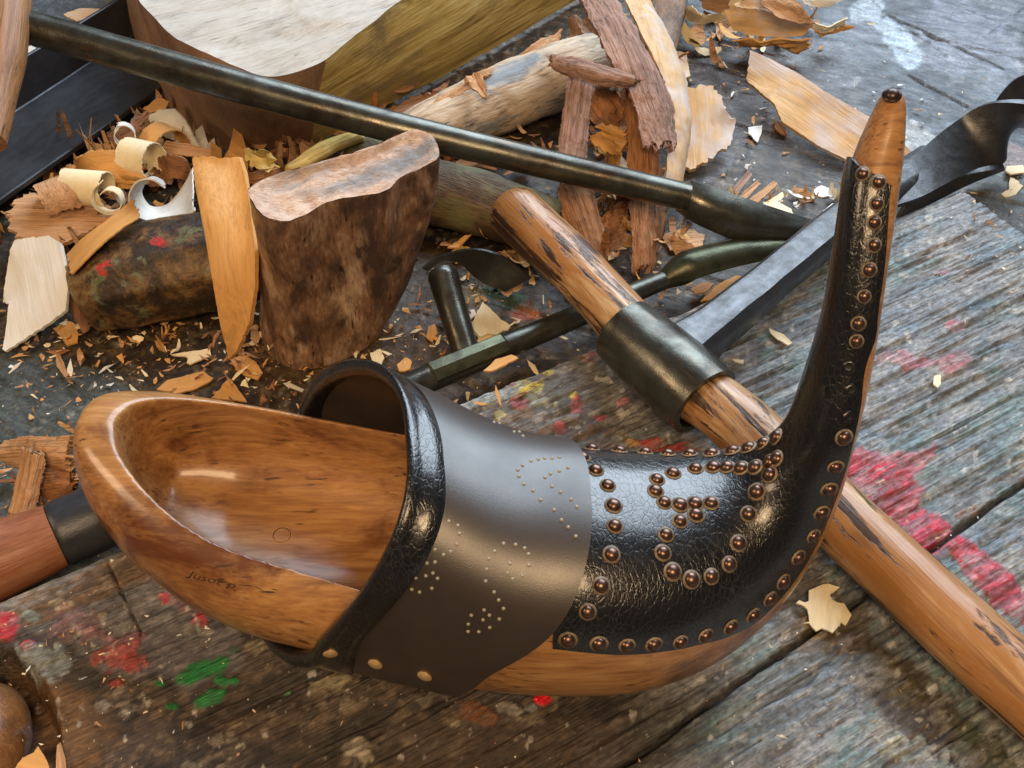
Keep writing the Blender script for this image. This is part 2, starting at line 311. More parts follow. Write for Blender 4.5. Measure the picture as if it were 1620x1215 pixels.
for a in [(1395,765,78,44,.55,RED,1,.95,.45,.03),(1425,735,60,20,-.3,RED,2,.8,.7,.04),(1455,830,66,27,.72,RED,3,.95,.45,.03),(1500,850,40,15,.75,RED,4,.9,.5,.05),(1560,905,75,24,.70,RED,5,.9,.6,.03),(1605,945,70,26,.7,RED,6,.95,.5,.03),(1350,735,30,12,-.2,RED,7,.8,.6,.05),
          (1545,890,60,12,.6,PNK,8,.7,.7,.05),(1560,800,40,10,-.3,(.42,.2,.14),9,.6,.8,.05),
          (1440,570,48,12,.15,PNK,10,.75,.8,.06),(1505,572,34,16,-.35,RED,11,.6,.8,.06),(1512,514,16,7,0,PNK,12,.8,.7,.08),(1492,430,12,6,0,PNK,13,.6,.7,.08),
          (830,608,26,13,.1,YEL,14,.9,.7,.07),(790,655,10,7,0,YEL,16,.9,.6,.09),(868,588,12,5,0,YEL,17,.8,.6,.09),(908,624,7,6,0,YEL,18,.9,.5,.09),
          (760,622,62,20,-.15,(.34,.38,.36),15,.75,.9,.05),(850,632,26,12,.3,(.30,.30,.16),19,.7,.8,.06),(720,645,45,14,-.3,(.2,.25,.24),151,.6,.9,.06),
          (818,636,14,9,0,RED,20,.6,.7,.08),(806,604,10,8,0,RED,21,.6,.7,.08),(912,640,8,11,0,RED,22,.85,.6,.08),(950,660,10,7,0,RED,23,.8,.6,.08),(985,636,11,6,0,PNK,24,.7,.6,.08),(886,675,14,9,0,RED,25,.5,.8,.08),(880,572,10,6,0,PNK,26,.6,.7,.08),(950,562,30,7,-.2,PNK,28,.4,.8,.06),
          (1045,706,34,14,.1,ORED,29,.9,.7,.06),(1085,714,16,8,0,ORED,30,.9,.7,.07),(1000,700,9,6,0,(.6,.25,.03),31,.8,.6,.08),(1058,722,10,5,0,YEL,32,.6,.6,.09),
          (320,1060,44,15,-.38,GRN,33,1,.35,.06),(352,1078,13,9,.3,GRN,34,1,.5,.07),(335,1103,26,11,-.42,GRN,35,1,.4,.06),(368,1078,10,6,0,GRN,36,1,.5,.08),(252,1080,9,5,0,GRN,37,1,.4,.08),(273,1118,11,5,.1,GRN,38,1,.4,.08),(370,1026,10,5,0,(.01,.08,.03),39,.9,.6,.08),(455,1093,6,4,0,GRN,40,.7,.6,.08),
          (4,992,24,24,-.6,RED,41,.95,.35,.04),(47,1021,14,9,-.2,RED,42,1,.25,.05,.0012),(50,974,13,10,0,(.25,.34,.32),43,.95,.4,.06),(70,1045,42,26,.2,(.30,.34,.34),44,.7,.7,.05),(98,955,22,11,.2,(.5,.4,.24),45,.85,.7,.07),(116,992,7,6,0,BLG,46,.8,.5,.08),(90,1023,6,6,0,BLG,47,.7,.5,.08),
          (190,1035,36,20,-.2,ORED,48,.55,.95,.06),(196,1015,28,14,-.4,PNK,49,.45,.9,.06),(215,1050,20,16,.4,ORED,50,.5,.95,.07),(182,1080,15,8,0,ORED,51,.6,.9,.07),(118,985,42,24,.2,PNK,52,.25,.95,.06),(258,944,9,8,0,RED,53,.8,.5,.08),(318,978,15,12,.5,RED,54,.8,.7,.07),(285,955,26,10,.5,PNK,55,.3,.9,.06),(150,1000,34,10,.3,PNK,551,.3,.9,.06),
          (858,1107,13,9,.1,(.75,.01,.02),56,1,.25,.06),(565,1185,24,18,-.3,(.36,.32,.24),57,.85,.7,.05),(520,1080,40,9,-.35,(.34,.30,.18),58,.6,.8,.05),(805,1120,20,8,.2,(.36,.34,.3),59,.7,.8,.07),(755,1125,30,18,.3,(.20,.07,.02),60,.8,.7,.05),(840,1120,9,6,0,(.3,.3,.3),61,.6,.6,.07),(158,1115,16,10,0,(.27,.25,.22),62,.7,.9,.07),(720,1145,12,8,0,(.35,.3,.2),63,.7,.7,.07),
          (1442,1188,46,26,.1,(.42,.45,.38),64,.85,.8,.05,.001),(1395,1170,13,7,.1,WHT,65,.9,.6,.07),(1475,1086,9,10,.2,WHT,66,1,.3,.07,.0008),(1420,1065,6,8,0,WHT,67,.9,.4,.08),(1353,1028,7,5,0,(.45,.30,.12),68,.9,.4,.08),(1330,1070,12,9,0,BLG,69,.6,.7,.07),(1408,1075,60,26,.6,(.13,.11,.04),70,.5,.8,.03),(1290,1010,60,30,-.4,(.28,.18,.07),71,.55,.8,.03),(1260,1080,110,45,-.3,(.20,.25,.29),72,.6,.6,.02),(1180,1170,100,40,-.6,(.17,.22,.26),73,.6,.7,.02),
          (1560,1190,70,30,.6,(.09,.12,.07),74,.7,.7,.03),(1485,640,60,16,-.4,(.10,.15,.15),75,.7,.8,.03),(1450,665,70,14,-.45,(.09,.13,.13),76,.6,.8,.03),(1560,730,60,26,-.4,(.11,.17,.18),77,.7,.8,.03),(1545,480,26,9,-.2,(.06,.13,.2),78,.7,.7,.05),(1450,500,30,8,-.3,(.10,.16,.2),79,.6,.8,.05),(1590,790,40,30,-.4,(.08,.15,.15),80,.7,.8,.03),(1240,640,70,18,-.4,(.10,.14,.16),81,.5,.8,.03)]:
    paint(*a)
gap = sm(.50, .40, fbm(UU*45, VV*420, None, 411, 5, .62))*(1-left); col = lay(col, gap, (.075,.065,.055), .6); XY[:, 2] -= gap*.0005
sc2 = sm(.56, .62, fbm(UU*110, VV*300, None, 421, 4, .62))*(1-left); col = lay(col, sc2, (.46,.45,.43), .28)
# scattered spatter and lichen-like flecks
fl = sm(.76, .79, fbm(px*.055, py*.055, None, 91, 3, .5)); col = lay(col, fl, (.55, .52, .45), .5)
col = lay(col, sm(.24, .18, g), dk, .7); col = lay(col, np.clip(groove*1.1, 0, 1), (.016, .012, .009), .95); WET = WET*(1-groove)
col = np.hstack([np.clip(col, .004, 1), np.clip(WET, 0, 1)[:, None]])
plank = tag(put('bench_plank', XY, grid_faces(len(u), len(v)), m_plank, M=MP, colors=col), kind='structure')

# lower bench
a0, a1 = P(-330, -140, BZ), P(1950, -140, BZ)
X = np.concatenate([np.arange(-1.5, -.42, .02), np.arange(-.42, .50, .0012), np.arange(.51, 1.5, .02)]); Y = np.concatenate([np.arange(-.9, -.20, .02), np.arange(-.20, .42, .0012), np.arange(.43, 1.5, .02)])
XX, YY = (q.ravel() for q in np.meshgrid(X, Y, indexing='ij'))
XY = np.stack([XX, YY, np.full(len(XX), BZ)], 1); pq = proj(XY); px, py = pq[:, 0], pq[:, 1]
ru = XX*math.cos(-.45)+YY*math.sin(-.45); rv = -XX*math.sin(-.45)+YY*math.cos(-.45)
lowf = fbm(XX*16, YY*16, None, 121, 5); mid = fbm(ru*50, rv*90, None, 131, 5, .6); sp = fbm(XX*260, YY*260, None, 141, 4, .6); g = fbm(ru*10, rv*130, None, 151, 5, .6)
XY[:, 2] += (mid-.5)*.0022+(sp-.5)*.0007-sm(.36, .26, g)*.0015
def seam2(p, q, w, s=1, wob=.002):
    a, b = P(*p, BZ), P(*q, BZ); e = nrm(b-a); nn = np.array([-e[1], e[0], 0]); r = (XY-a)[:, :2]; L_ = np.linalg.norm(b-a); al = r@e[:2]
    dd = np.abs(r@nn[:2]+(fbm(al*30, al*0, None, s, 4)-.5)*2*wob); return np.where((al > 0) & (al < L_), sm(w, w*.2, dd), 0)
grv = np.maximum.reduce([seam2((1405,22),(1590,110), .0012, 1), seam2((1440,118),(1530,170), .0015, 2), seam2((1500,0),(1640,60), .0009, 3)*.6, seam2((1380,0),(1500,90), .0008, 4)*.6, seam2((1560,60),(1640,0), .0007, 5)*.6])
XY[:, 2] -= grv*.003
col = np.repeat(np.array([[.080, .094, .110]]), len(XX), 0)*(.7+.6*mid[:, None])
col = lay(col, sm(.52, .66, lowf), (.15, .17, .20), .7)
dark = np.clip(blob(px, py, 420, 560, 620, 260, 0, 161, .3, .006)+blob(px, py, 900, 300, 420, 330, 0, 162, .3, .006), 0, 1)  # brown bench, with shade in the gaps of the pile painted in
col = lay(col, dark, (.032, .021, .013), .95); col = lay(col, blob(px, py, 720, 400, 120, 110, 0, 167, .2, .01), (.015,.012,.010), .9); col = lay(col, dark*sm(.52, .62, sp), (.13, .09, .045), .55)  # near-black blob: painted shade beside the worn block
col = lay(col, blob(px, py, 60, 680, 150, 110, .2, 163, .5, .01), (.075, .095, .10), .8)
col = lay(col, blob(px, py, 560, 500, 260, 120, .2, 164, .5, .01), (.075, .045, .018), .6)
col = lay(col, blob(px, py, 1180, 120, 70, 120, .3, 165, .5, .01), (.035, .022, .016), .8)
col = lay(col, blob(px, py, 1570, 330, 60, 70, .3, 166, .5, .01), (.10, .11, .11), .6)
WET = sm(.5, .64, lowf)*.55
for a in [(1430,70,46,22,.75,(.42,.52,.62),1,.75,.8,.03),(1375,20,30,22,.6,(.42,.50,.58),2,.6,.8,.04),(1450,225,40,24,.3,(.42,.43,.42),3,.6,.9,.05),(1530,60,90,50,.3,(.22,.24,.30),4,.5,.9,.02),(830,490,24,14,-.1,(.34,.08,.02),5,.85,.6,.06),(800,470,50,20,.2,(.03,.07,.04),6,.7,.7,.04),(745,470,26,18,.3,(.20,.14,.05),7,.7,.8,.05),(1600,250,24,22,.2,(.24,.14,.12),8,.6,.8,.05),(1100,250,50,30,.2,(.13,.14,.16),9,.6,.8,.04),(60,760,40,20,0,(.04,.05,.06),10,.6,.8,.04)]:
    m = blob(px, py, *a[:5], a[6], a[8], a[9]); col = lay(col, m, a[5], a[7]); WET = np.maximum(WET, m*.6)
col = lay(col, sm(.74, .78, fbm(px*.09, py*.09, None, 171, 3, .5)), (.36, .34, .30), .3)
col = lay(col, grv, (.02, .02, .02), .9)
col = np.hstack([np.clip(col, .004, 1), np.clip(WET, 0, 1)[:, None]])
bench = tag(put('workbench', XY, grid_faces(len(X), len(Y)), m_bench, M=frame((0, 0, BZ), (math.cos(-.45), math.sin(-.45), 0)), colors=col), kind='structure')
# ------------------------------------------------------------------ the clog
UO = [(100,720),(108,668),(122,645),(150,626),(190,617),(250,617),(330,630),(420,645),(510,662),(600,680),(655,690),(760,706),(860,710),(900,712),(930,715),(980,720),(1050,722),(1120,720),(1180,713),(1220,695)]
BO = [(100,700),(108,730),(120,765),(135,792),(170,846),(220,900),(270,942),(330,980),(380,1001),(425,1014),(520,1037),(600,1058),(670,1074),(760,1093),(850,1101),(920,1104),(1000,1099),(1080,1081),(1140,1051),(1190,1011),(1240,960)]
_ux, _uy = zip(*UO); _bx, _by = zip(*BO)
# straight part: x, floor z0, top z1
XS = np.array([-.1515,-.1505,-.147,-.139,-.125,-.11,-.09,-.07,-.05,-.03,-.01,.01,.03,.047])
Z0 = np.interp(XS, [-.16,-.14,-.10,-.05,.03,.07], [.020,.010,.003,.000,.000,.003])
Z1 = np.interp(XS, [-.16,-.14,-.11,-.08,-.05,-.03,-.01,.01,.03,.05,.07], [.060,.060,.056,.053,.053,.058,.068,.076,.074,.070,.066])
ST = []
for x, a, b in zip(XS, Z0, Z1):
    ST.append(dict(m='lat', C=np.array([x, -.085-.12*(x+.16)*.9, (a+b)/2]), a=.03, b=(b-a)/2))
# bend and curl: upper/left pixel, lower/right pixel, lateral half width, y of the spine
for x, y, z, b, ph in [(.064,-.110,.0370,.0325,8),(.0795,-.107,.0470,.0258,25),(.0893,-.104,.0615,.0178,42),(.0940,-.101,.0775,.0118,55)]:
    ST.append(dict(m='tilt', C=np.array([x, y, z]), a=.03, b=b, ph=math.radians(ph)))
for U, L, a, y, ph in [((1284,602),(1350,716),.0143,-.098,62),((1300,545),(1372,630),.0114,-.092,70),((1311,485),(1390,540),.0097,-.086,76),
                   ((1321,410),(1404,440),.0088,-.078,80),((1333,335),(1414,362),.0082,-.070,82),((1344,262),(1424,298),.0078,-.062,83),((1357,222),(1431,240),.0070,-.056,85),
                   ((1377,180),(1434,188),.0060,-.051,88),((1390,152),(1430,158),.0045,-.048,90),((1398,141),(1423,145),.0028,-.0465,90)]:
    U = np.array(U, float); L = np.array(L, float); pu = Py(*U, y); pl = Py(*L, y)
    ST.append(dict(m='nrm', C=(pu+pl)/2, a=a, b=np.linalg.norm(pu-pl)/2*.8, U=U, L=L, ph=math.radians(ph)))
NS = len(ST); YAX = np.array([0, 1.0, 0])
def superring(C, A, B, a, b, n=2.5, m=72):
    th = np.linspace(0, 2*math.pi, m, endpoint=False); c, s = np.cos(th), np.sin(th)
    u = np.sign(c)*np.abs(c)**(2/n); v = np.sign(s)*np.abs(s)**(2/n)
    return C + a*u[:, None]*A + b*v[:, None]*B
def st_frames(CC, modes):
    T = np.gradient(CC, axis=0); T /= np.linalg.norm(T, axis=1)[:, None]
    for i, s in enumerate(modes):
        if s['m'] != 'lat': T[i] = nrm([math.cos(s['ph']), T[i, 1]*.6, math.sin(s['ph'])])
    Lt = YAX - (T@YAX)[:, None]*T; Lt /= np.linalg.norm(Lt, axis=1)[:, None]
    N = np.cross(T, Lt)
    for i, s in enumerate(modes):
        if s['m'] == 'lat': Lt[i] = YAX; N[i] = (0, 0, 1)
    return T, Lt, N
CURLL = [(1140,1051),(1190,1011),(1235,965),(1270,920),(1300,860),(1330,790),(1350,720),(1370,640),(1385,570),(1396,495),(1405,430),(1416,360),(1425,298),(1433,235),(1436,150),(1425,140)]
OUTL = np.array([p for p in BO if p[0] < 1140]+CURLL, float)
UPL = np.array([p for p in UO if p[0] > 900]+[(1240,680),(1265,645),(1285,600),(1300,550),(1312,480),(1322,400),(1335,320),(1348,240)], float)[::-1]
def outside(q, OUTL=OUTL):                               # how far points fall below / right of the lower outline
    A, B = OUTL[:-1], OUTL[1:]; best = np.full(len(q), 1e9); sg = np.zeros(len(q))
    for a, b in zip(A, B):
        d = b-a; t = np.clip(((q-a)@d)/(d@d), 0, 1); c = a+t[:, None]*d; r = q-c; D = np.linalg.norm(r, axis=1)
        cr = d[0]*r[:, 1]-d[1]*r[:, 0]; m = D < best; best[m] = D[m]; sg[m] = np.sign(cr[m])
    return best*sg
for it in range(60):
    CC = np.array([s['C'] for s in ST]); T, Lt, N = st_frames(CC, ST)
    for i, s in enumerate(ST):
        q = proj(superring(CC[i], Lt[i], N[i], s['a'], s['b'], 2.4))
        if s['m'] == 'lat':
            eU = np.max(np.interp(q[:, 0], _ux, _uy)-q[:, 1]); eL = np.max(q[:, 1]-np.interp(q[:, 0], _bx, _by))
            g = 3300.
            s['C'] = s['C'] + YAX*(-(eU-eL)/2/g)*0.7; s['a'] = max(.0015, s['a']-(eU+eL)/2/g*0.7)
        elif s['m'] == 'tilt':
            eU = np.max(outside(q, UPL)); eL = np.max(outside(q)); g = 3300.
            s['C'] = s['C'] - Lt[i]*((eU-eL)/2/g)*0.5; s['a'] = np.clip(s['a']-(eU+eL)/2/g*0.5, .008, .045)
        else:
            e = nrm(s['U']-s['L']); eU = np.max((q-s['U'])@e); eL = np.max(outside(q))
            g = np.linalg.norm(proj(CC[i]+N[i]*.001)-proj(CC[i]))*1000
            s['C'] = s['C'] - N[i]*(eU-eL)/2/g*0.6; s['b'] = max(.002, s['b']-(eU+eL)/2/g*0.6)
PR = np.array([list(s['C'])+[s['a'], s['b']] for s in ST])
PR[0,3] = PR[2,3]*.42; PR[1,3] = PR[2,3]*.68; PR[0,1] = PR[1,1] = PR[2,1]; PR[0,4] = PR[2,4]*.72; PR[1,4] = PR[2,4]*.86
print('clog a', np.round(PR[:, 3], 4)); print('clog b', np.round(PR[:, 4], 4)); print('clog y', np.round(PR[:, 1], 4))
SN = 181
tt = np.linspace(0, NS-1, SN)
PP = catmull(PR, SN); ker = np.array([1, 4, 6, 4, 1.])/16
for _ in range(6):
    Q = PP.copy(); Q[2:-2] = sum(ker[k]*PP[k:SN-4+k] for k in range(5)); PP = Q
_T, _L, _N = st_frames(PR[:, :3], ST)
NSM = 12
def interpdir(D): 
    Q = np.stack([np.interp(tt, np.arange(NS), D[:, k]) for k in range(3)], 1)
    for _ in range(NSM): Q[1:-1] = (Q[:-2]+2*Q[1:-1]+Q[2:])/4
    return Q/np.linalg.norm(Q, axis=1)[:, None]
SL, SNn = interpdir(_L), interpdir(_N)
M_RING = 96
def clog_ring(i, off=0.0, m=M_RING):
    return superring(PP[i, :3], SL[i], SNn[i], PP[i, 3]+off, PP[i, 4]+off, 2.4, m)
RINGS = np.array([clog_ring(i) for i in range(SN)])

clog = thing('pointed_clog', 'varnished wooden clog with a studded black leather vamp and tall upturned pointed toe', 'clog', (0, -.1, 0))
def cutter():
    xs = np.linspace(-.1365, .045, 60); R = []
    for x in xs:
        k = np.interp(x, PP[:140, 0], np.arange(140)); yc = np.interp(x, PP[:140, 0], PP[:140, 1]); w = np.interp(x, PP[:140, 0], PP[:140, 3])
        zb = np.interp(x, [-.137, -.127, -.105, -.05, .045], [.030, .017, .011, .009, .012])
        zt = np.interp(x, [-.2, -.02, -.005, .01, .045], [.13, .13, .10, .068, .055])
        u = np.clip((x+.1365)/.05, 0, 1); shape = math.sqrt(max(1e-4, 1-(1-u)**2.0))
        a = (np.interp(x, [-.1455, -.10, -.03, .045], [.026, .0305, .0345, .034])*shape)
        a = min(a, w-.0065) if x > -.12 else a
        yo = np.interp(x, [-.1455, -.10, -.03, .045], [.002, .0035, .0025, 0])
        th = np.linspace(0, 2*math.pi, 64, endpoint=False); c, s = np.cos(th), np.sin(th)
        U = np.sign(c)*np.abs(c)**(2/2.9); Vv = np.sign(s)*np.abs(s)**(2/2.9)
        zc = .040; top = zt-zc
        z = np.where(s >= 0, zc+top*np.abs(s)**.35*1.0, zc+(zc-zb)*Vv)
        R.append(np.stack([np.full(64, x), yc+yo+a*np.where(s >= 0, np.sign(c)*np.abs(c)**(.25 if x < .0 else .8), U), z], 1))
    return loft(np.array(R))
def bake(o, name, mat, parent, M, sharp=None):
    dg = bpy.context.evaluated_depsgraph_get(); me = bpy.data.meshes.new_from_object(o.evaluated_get(dg), depsgraph=dg)
    me.materials.clear(); me.materials.append(mat); me.name = name
    me.polygons.foreach_set('use_smooth', np.full(len(me.polygons), True))
    if sharp: me.set_sharp_from_angle(angle=math.radians(sharp))
    b = bpy.data.objects.new(name, me); COL.objects.link(b); b.parent = parent; b.matrix_local = FR[parent.name].inverted() @ M; FR[b.name] = M
    return b
m_clog = wood('varnished_walnut', (.20,.085,.027), (.38,.18,.062), (.52,.29,.11), cross=260, stretch=7, blotch=(.13,.04,.012), bscale=28, bamt=.28, rough=.36, coat=.5, bump=.00012, pores=.8, fiber=900, low=22)
_V, _F2 = loft(RINGS); outer = put('tmp_outer', _V, _F2, m_clog, M=loc4((0, -.1, 0)))
_V, _F2 = cutter(); inner = put('tmp_inner', _V, _F2, m_clog, M=loc4((0, -.1, 0)))
md = outer.modifiers.new('b', 'BOOLEAN'); md.operation = 'DIFFERENCE'; md.solver = 'EXACT'; md.object = inner
md = outer.modifiers.new('r', 'REMESH'); md.mode = 'VOXEL'; md.voxel_size = .0006
md = outer.modifiers.new('s', 'SMOOTH'); md.iterations = 70; md.factor = .5
body = bake(outer, 'body', m_clog, clog, loc4((0, -.1, 0)))
for o in (outer, inner):
    me = o.data; bpy.data.objects.remove(o); bpy.data.meshes.remove(me)

# --- sampling the body surface by station and angle (0 far side, pi/2 top, pi near side)
def surf(i, th, off=0.0):
    i = np.atleast_1d(np.asarray(i, float)); th = np.atleast_1d(np.asarray(th, float)); i, th = np.broadcast_arrays(i, th)
    k = np.arange(SN); C = np.stack([np.interp(i, k, PP[:, q]) for q in range(3)], -1); a = np.interp(i, k, PP[:, 3])+off; b = np.interp(i, k, PP[:, 4])+off
    A = np.stack([np.interp(i, k, SL[:, q]) for q in range(3)], -1); B = np.stack([np.interp(i, k, SNn[:, q]) for q in range(3)], -1)
    c, s = np.cos(th), np.sin(th)
    return C + (a*np.sign(c)*np.abs(c)**(2/2.4))[..., None]*A + (b*np.sign(s)*np.abs(s)**(2/2.4))[..., None]*B
_V, _F2 = loft(RINGS, False); BODY_BVH = BVHTree.FromPolygons([tuple(v) for v in _V], [tuple(int(a) for a in f) for f in _F2])
def shoot(bvh, px, py):
    h = bvh.ray_cast(Vector(CAM_POS), Vector(ray(px, py)).normalized()); return h
def hit_param(px, py):
    for k in range(40):
        h = shoot(BODY_BVH, px, py)
        if h[0] is not None: break
        px -= .0 if py < 900 else 0; py += 1.5 if py < 720 else -1.5
    p = np.array(h[0]); f = h[2]; i0, j0 = f//M_RING, f % M_RING
    ii, jj = np.meshgrid(np.linspace(i0, i0+1, 6), np.linspace(j0, j0+1, 6), indexing='ij')
    q = surf(ii.ravel(), jj.ravel()*2*math.pi/M_RING); k = np.argmin(np.linalg.norm(q-p, axis=1))
    return ii.ravel()[k], jj.ravel()[k]*2*math.pi/M_RING
LOW = [(872,1022),(960,1031),(1050,1026),(1110,1013),(1160,998),(1205,970),(1245,925),(1275,882),(1300,835),(1320,785),(1338,730),(1350,680),(1362,620),(1366,572),(1372,545),(1386,505),(1386,480),(1392,440),(1398,400),(1402,350),(1405,300)]
lp = np.array([hit_param(*p) for p in LOW]); lp = lp[np.argsort(lp[:, 0])]
ENDP = [(1350,238),(1358,256),(1372,268),(1388,276),(1404,290)]
ep = np.array([hit_param(*p) for p in ENDP]); ep = ep[np.argsort(ep[:, 1])]
i_start = float(np.interp(.012, PP[:150, 0], np.arange(150)))
def leather_patch(off0, off1):
    n, m = 220, 70; s = np.linspace(0, 1, n); t = np.linspace(0, 1, m)
    ie = float(ep[:, 0].mean()); ic = i_start+s*(ie-i_start)
    thn = np.interp(ic, lp[:, 0], lp[:, 1])
    for _ in range(12): thn[1:-1] = (thn[:-2]+2*thn[1:-1]+thn[2:])/4
    thn = thn; TH = (math.pi-thn)[:, None]*(1-t)+thn[:, None]*t
    mir = np.where(TH < math.pi/2, math.pi-TH, TH)
    IE = np.interp(mir, ep[:, 1], ep[:, 0]); I = i_start+s[:, None]*(IE-i_start)
    return surf(I, TH, off1), surf(I, TH, off0)
def shell(A, B, flip=False):
    n, m = A.shape[:2]; V = np.vstack([A.reshape(-1, 3), B.reshape(-1, 3)]); N = n*m
    F = [tuple(f) for f in grid_faces(n, m, False, flip)] + [tuple(N+np.array(f)) for f in grid_faces(n, m, False, not flip)]
    bd = [i*m for i in range(n)]+[(n-1)*m+j for j in range(1, m)]+[i*m+m-1 for i in range(n-2, -1, -1)]+[j for j in range(m-2, 0, -1)]
    for k in range(len(bd)):
        a, b = bd[k], bd[(k+1) % len(bd)]; F.append((a, a+N, b+N, b) if flip else (a, b, b+N, a+N))
    return V, F

t = NT('black_crackled_leather')
wv = t.co((1, .55, .55)); nz = t.noise(t.co((1, 1, 1)), 180, 3, .5)
mv = t.t.nodes.new('ShaderNodeVectorMath'); mv.operation = 'ADD'; t.l(wv, mv.inputs[0])
sc_ = t.t.nodes.new('ShaderNodeVectorMath'); sc_.operation = 'SCALE'; sc_.inputs['Scale'].default_value = .0016
nn = t.t.nodes.new('ShaderNodeTexNoise'); nn.inputs['Scale'].default_value = 320; nn.inputs['Detail'].default_value = 4; t.l(wv, nn.inputs['Vector']); t.l(nn.outputs['Color'], sc_.inputs[0]); t.l(sc_.outputs[0], mv.inputs[1])
e1 = t.voro(mv.outputs[0], 620); e2 = t.voro(mv.outputs[0], 1500)
crk = t.ramp(e1, [(0.0, 1.0), (0.05, 0.0)]); area_n = t.noise(t.co(), 45, 4, .6)
patch = t.ramp(area_n, [(0.42, 0.0), (0.6, 1.0)])
col = t.mix(t.math('MULTIPLY', crk, t.math('MULTIPLY', patch, .28)), (.007, .007, .008), (.13, .125, .115))
hgt = t.math('ADD', t.ramp(e1, [(0.0, 0.0), (0.16, 1.0)]), t.math('MULTIPLY', t.ramp(e2, [(0.0, 0.0), (0.2, 1.0)]), .35))
t.P(Base_Color=col, Roughness=t.ramp(nz, [(0.3, .36), (0.7, .22)]), Specular_IOR_Level=.6)
t.P(Coat_Weight=.55, Coat_Roughness=.16); t.bump(hgt, .00006, 1.0); m_leather = t.m
t = NT('worn_leather_ring'); n = t.noise(t.co(), 900, 3); t.P(Base_Color=t.ramp(n, [(.3, (.10, .07, .045)), (.7, (.32, .25, .17))]), Roughness=.6); m_ring = t.m
m_stud = steel('stud_bronze', (.24,.145,.11), (.11,.065,.05), rough=.27, metallic=.95, pit=.00003)
m_hole = plain('nail_hole_dark', (.006,.005,.005), .6)
Ma = loc4((0.06, -.1, .03))
V, F = shell(*leather_patch(.0002, .0013)); vamp = put('vamp', V, F, m_leather, clog, Ma, sharp=50)
LE_BVH = BVHTree.FromPolygons([tuple(v) for v in V], [tuple(int(a) for a in f) for f in F])

def stud_mesh(r=.00222):
    prof = [(r*1.28, .00002, 1), (r*1.28, .00022, 1), (r*.98, .0003, 1), (r*.98, .00035, 0), (r*.93, r*.35, 0), (r*.76, r*.60, 0), (r*.52, r*.77, 0), (r*.27, r*.85, 0), (r*.05, r*.875, 0)]
    m = 20; th = np.linspace(0, 2*math.pi, m, endpoint=False); V = np.array([[p[0]*math.cos(a), p[0]*math.sin(a), p[1]] for p in prof for a in th]); F = []; fm = []
    for k in range(len(prof)-1):
        for j in range(m): F.append((k*m+j, k*m+(j+1) % m, (k+1)*m+(j+1) % m, (k+1)*m+j)); fm.append(1 if k < 3 else 0)
    c = len(V); V = np.vstack([V, [0, 0, r*.88]])
    for j in range(m): F.append(((len(prof)-1)*m+j, (len(prof)-1)*m+(j+1) % m, c)); fm.append(0)
    return V, F, fm
Z36 = lambda L: [(860+x/3.0375, 660+y/3.0375) for x, y in L]
studs = Z36([(187,195),(250,255),(308,328),(336,425),(342,523),(326,660),(276,810),(212,935),(117,1070),(266,1088),(401,1097),(530,1092),(658,1080),(778,1050),(898,1007),(1006,952),(1088,872),(1152,790),
 (100,118),(232,138),(365,158),(488,168),(597,178),(702,178),(806,175),(908,163),(985,148),(1055,125),(1120,95),
 (622,270),(545,300),(538,355),(580,410),(655,422),(728,415),(805,412),(732,470),(655,500),(588,565),(573,652),(620,743),(710,780),(806,765),(892,706),(937,605),(985,465),(1025,358),(1086,275),(1084,215),(1120,198),(1016,240),(948,245),(880,240),(815,240),(730,247)])
studs += [(1263,882),(1287,848),(1300,811),(1312,774),(1322,739),(1335,692),(1355,540),(1358,512),(1367,469),(1375,427),(1383,388),(1383,352),(1387,322),(1390,288),(1365,275),(1356,246)]
V, F, fm = stud_mesh(); stud_o = None; rs = random.Random(3)
for k, (px, py) in enumerate(studs):
    for q in range(40):
        h = shoot(LE_BVH, px, py)
        if h[0] is not None and (Vector(h[1]).dot(Vector(ray(px, py))) < -.1 or q > 12): break
        if py < 720 and px < 1245: py += 1.0
        elif px > 1250: px -= 1.0 if px > 1360 else -1
        else: py -= 1.0
    if h[0] is None: continue
    n = Vector(h[1]); p = Vector(h[0])
    M = Matrix.Translation(p) @ n.to_track_quat('Z', 'Y').to_matrix().to_4x4() @ Matrix.Rotation(rs.random()*6, 4, 'Z') @ Matrix.Scale(rs.uniform(.92, 1.04)*(.78 if py < 560 else 1.0), 4)
    if stud_o is None:
        stud_o = put('stud', V, F, [m_stud, m_ring], clog, Matrix.Identity(4), fmat=fm); o = stud_o
    else:
        o = stud_o.copy(); COL.objects.link(o); o.parent = clog
    o.matrix_local = FR[clog.name].inverted() @ M
V, F, fm = stud_mesh(.0021); o = put('tip_nail', V, F, plain('dark_iron_nail', (.075,.05,.045), .35, .7), clog, Matrix.Identity(4))
h = shoot(BODY_BVH, 1411, 150); o.matrix_local = FR[clog.name].inverted() @ (Matrix.Translation(Vector(h[0])-Vector(h[1])*.0003) @ (Vector(h[1])+Vector((0,-.1,.75))).normalized().to_track_quat('Z', 'Y').to_matrix().to_4x4())
for px, py in ((1343,580),(1346,617),(1342,660)):
    h = shoot(LE_BVH, px, py); n = Vector(h[1]); M = Matrix.Translation(Vector(h[0])+n*.0001) @ n.to_track_quat('Z', 'Y').to_matrix().to_4x4()
    th = np.linspace(0, 2*math.pi, 14, endpoint=False)
    Vh = np.array([[rr*math.cos(a), rr*math.sin(a), z] for rr, z in ((.0019, 0), (.0015, .0005), (.0009, .0002)) for a in th]); Fh = [tuple(f) for f in grid_faces(3, 14, True)]+[tuple(28+j for j in range(14))]
    Vw = np.array([M @ Vector(v) for v in Vh]); put('nail_hole', Vw, Fh, [m_leather, m_hole], clog, M, fmat=[0]*28+[1])

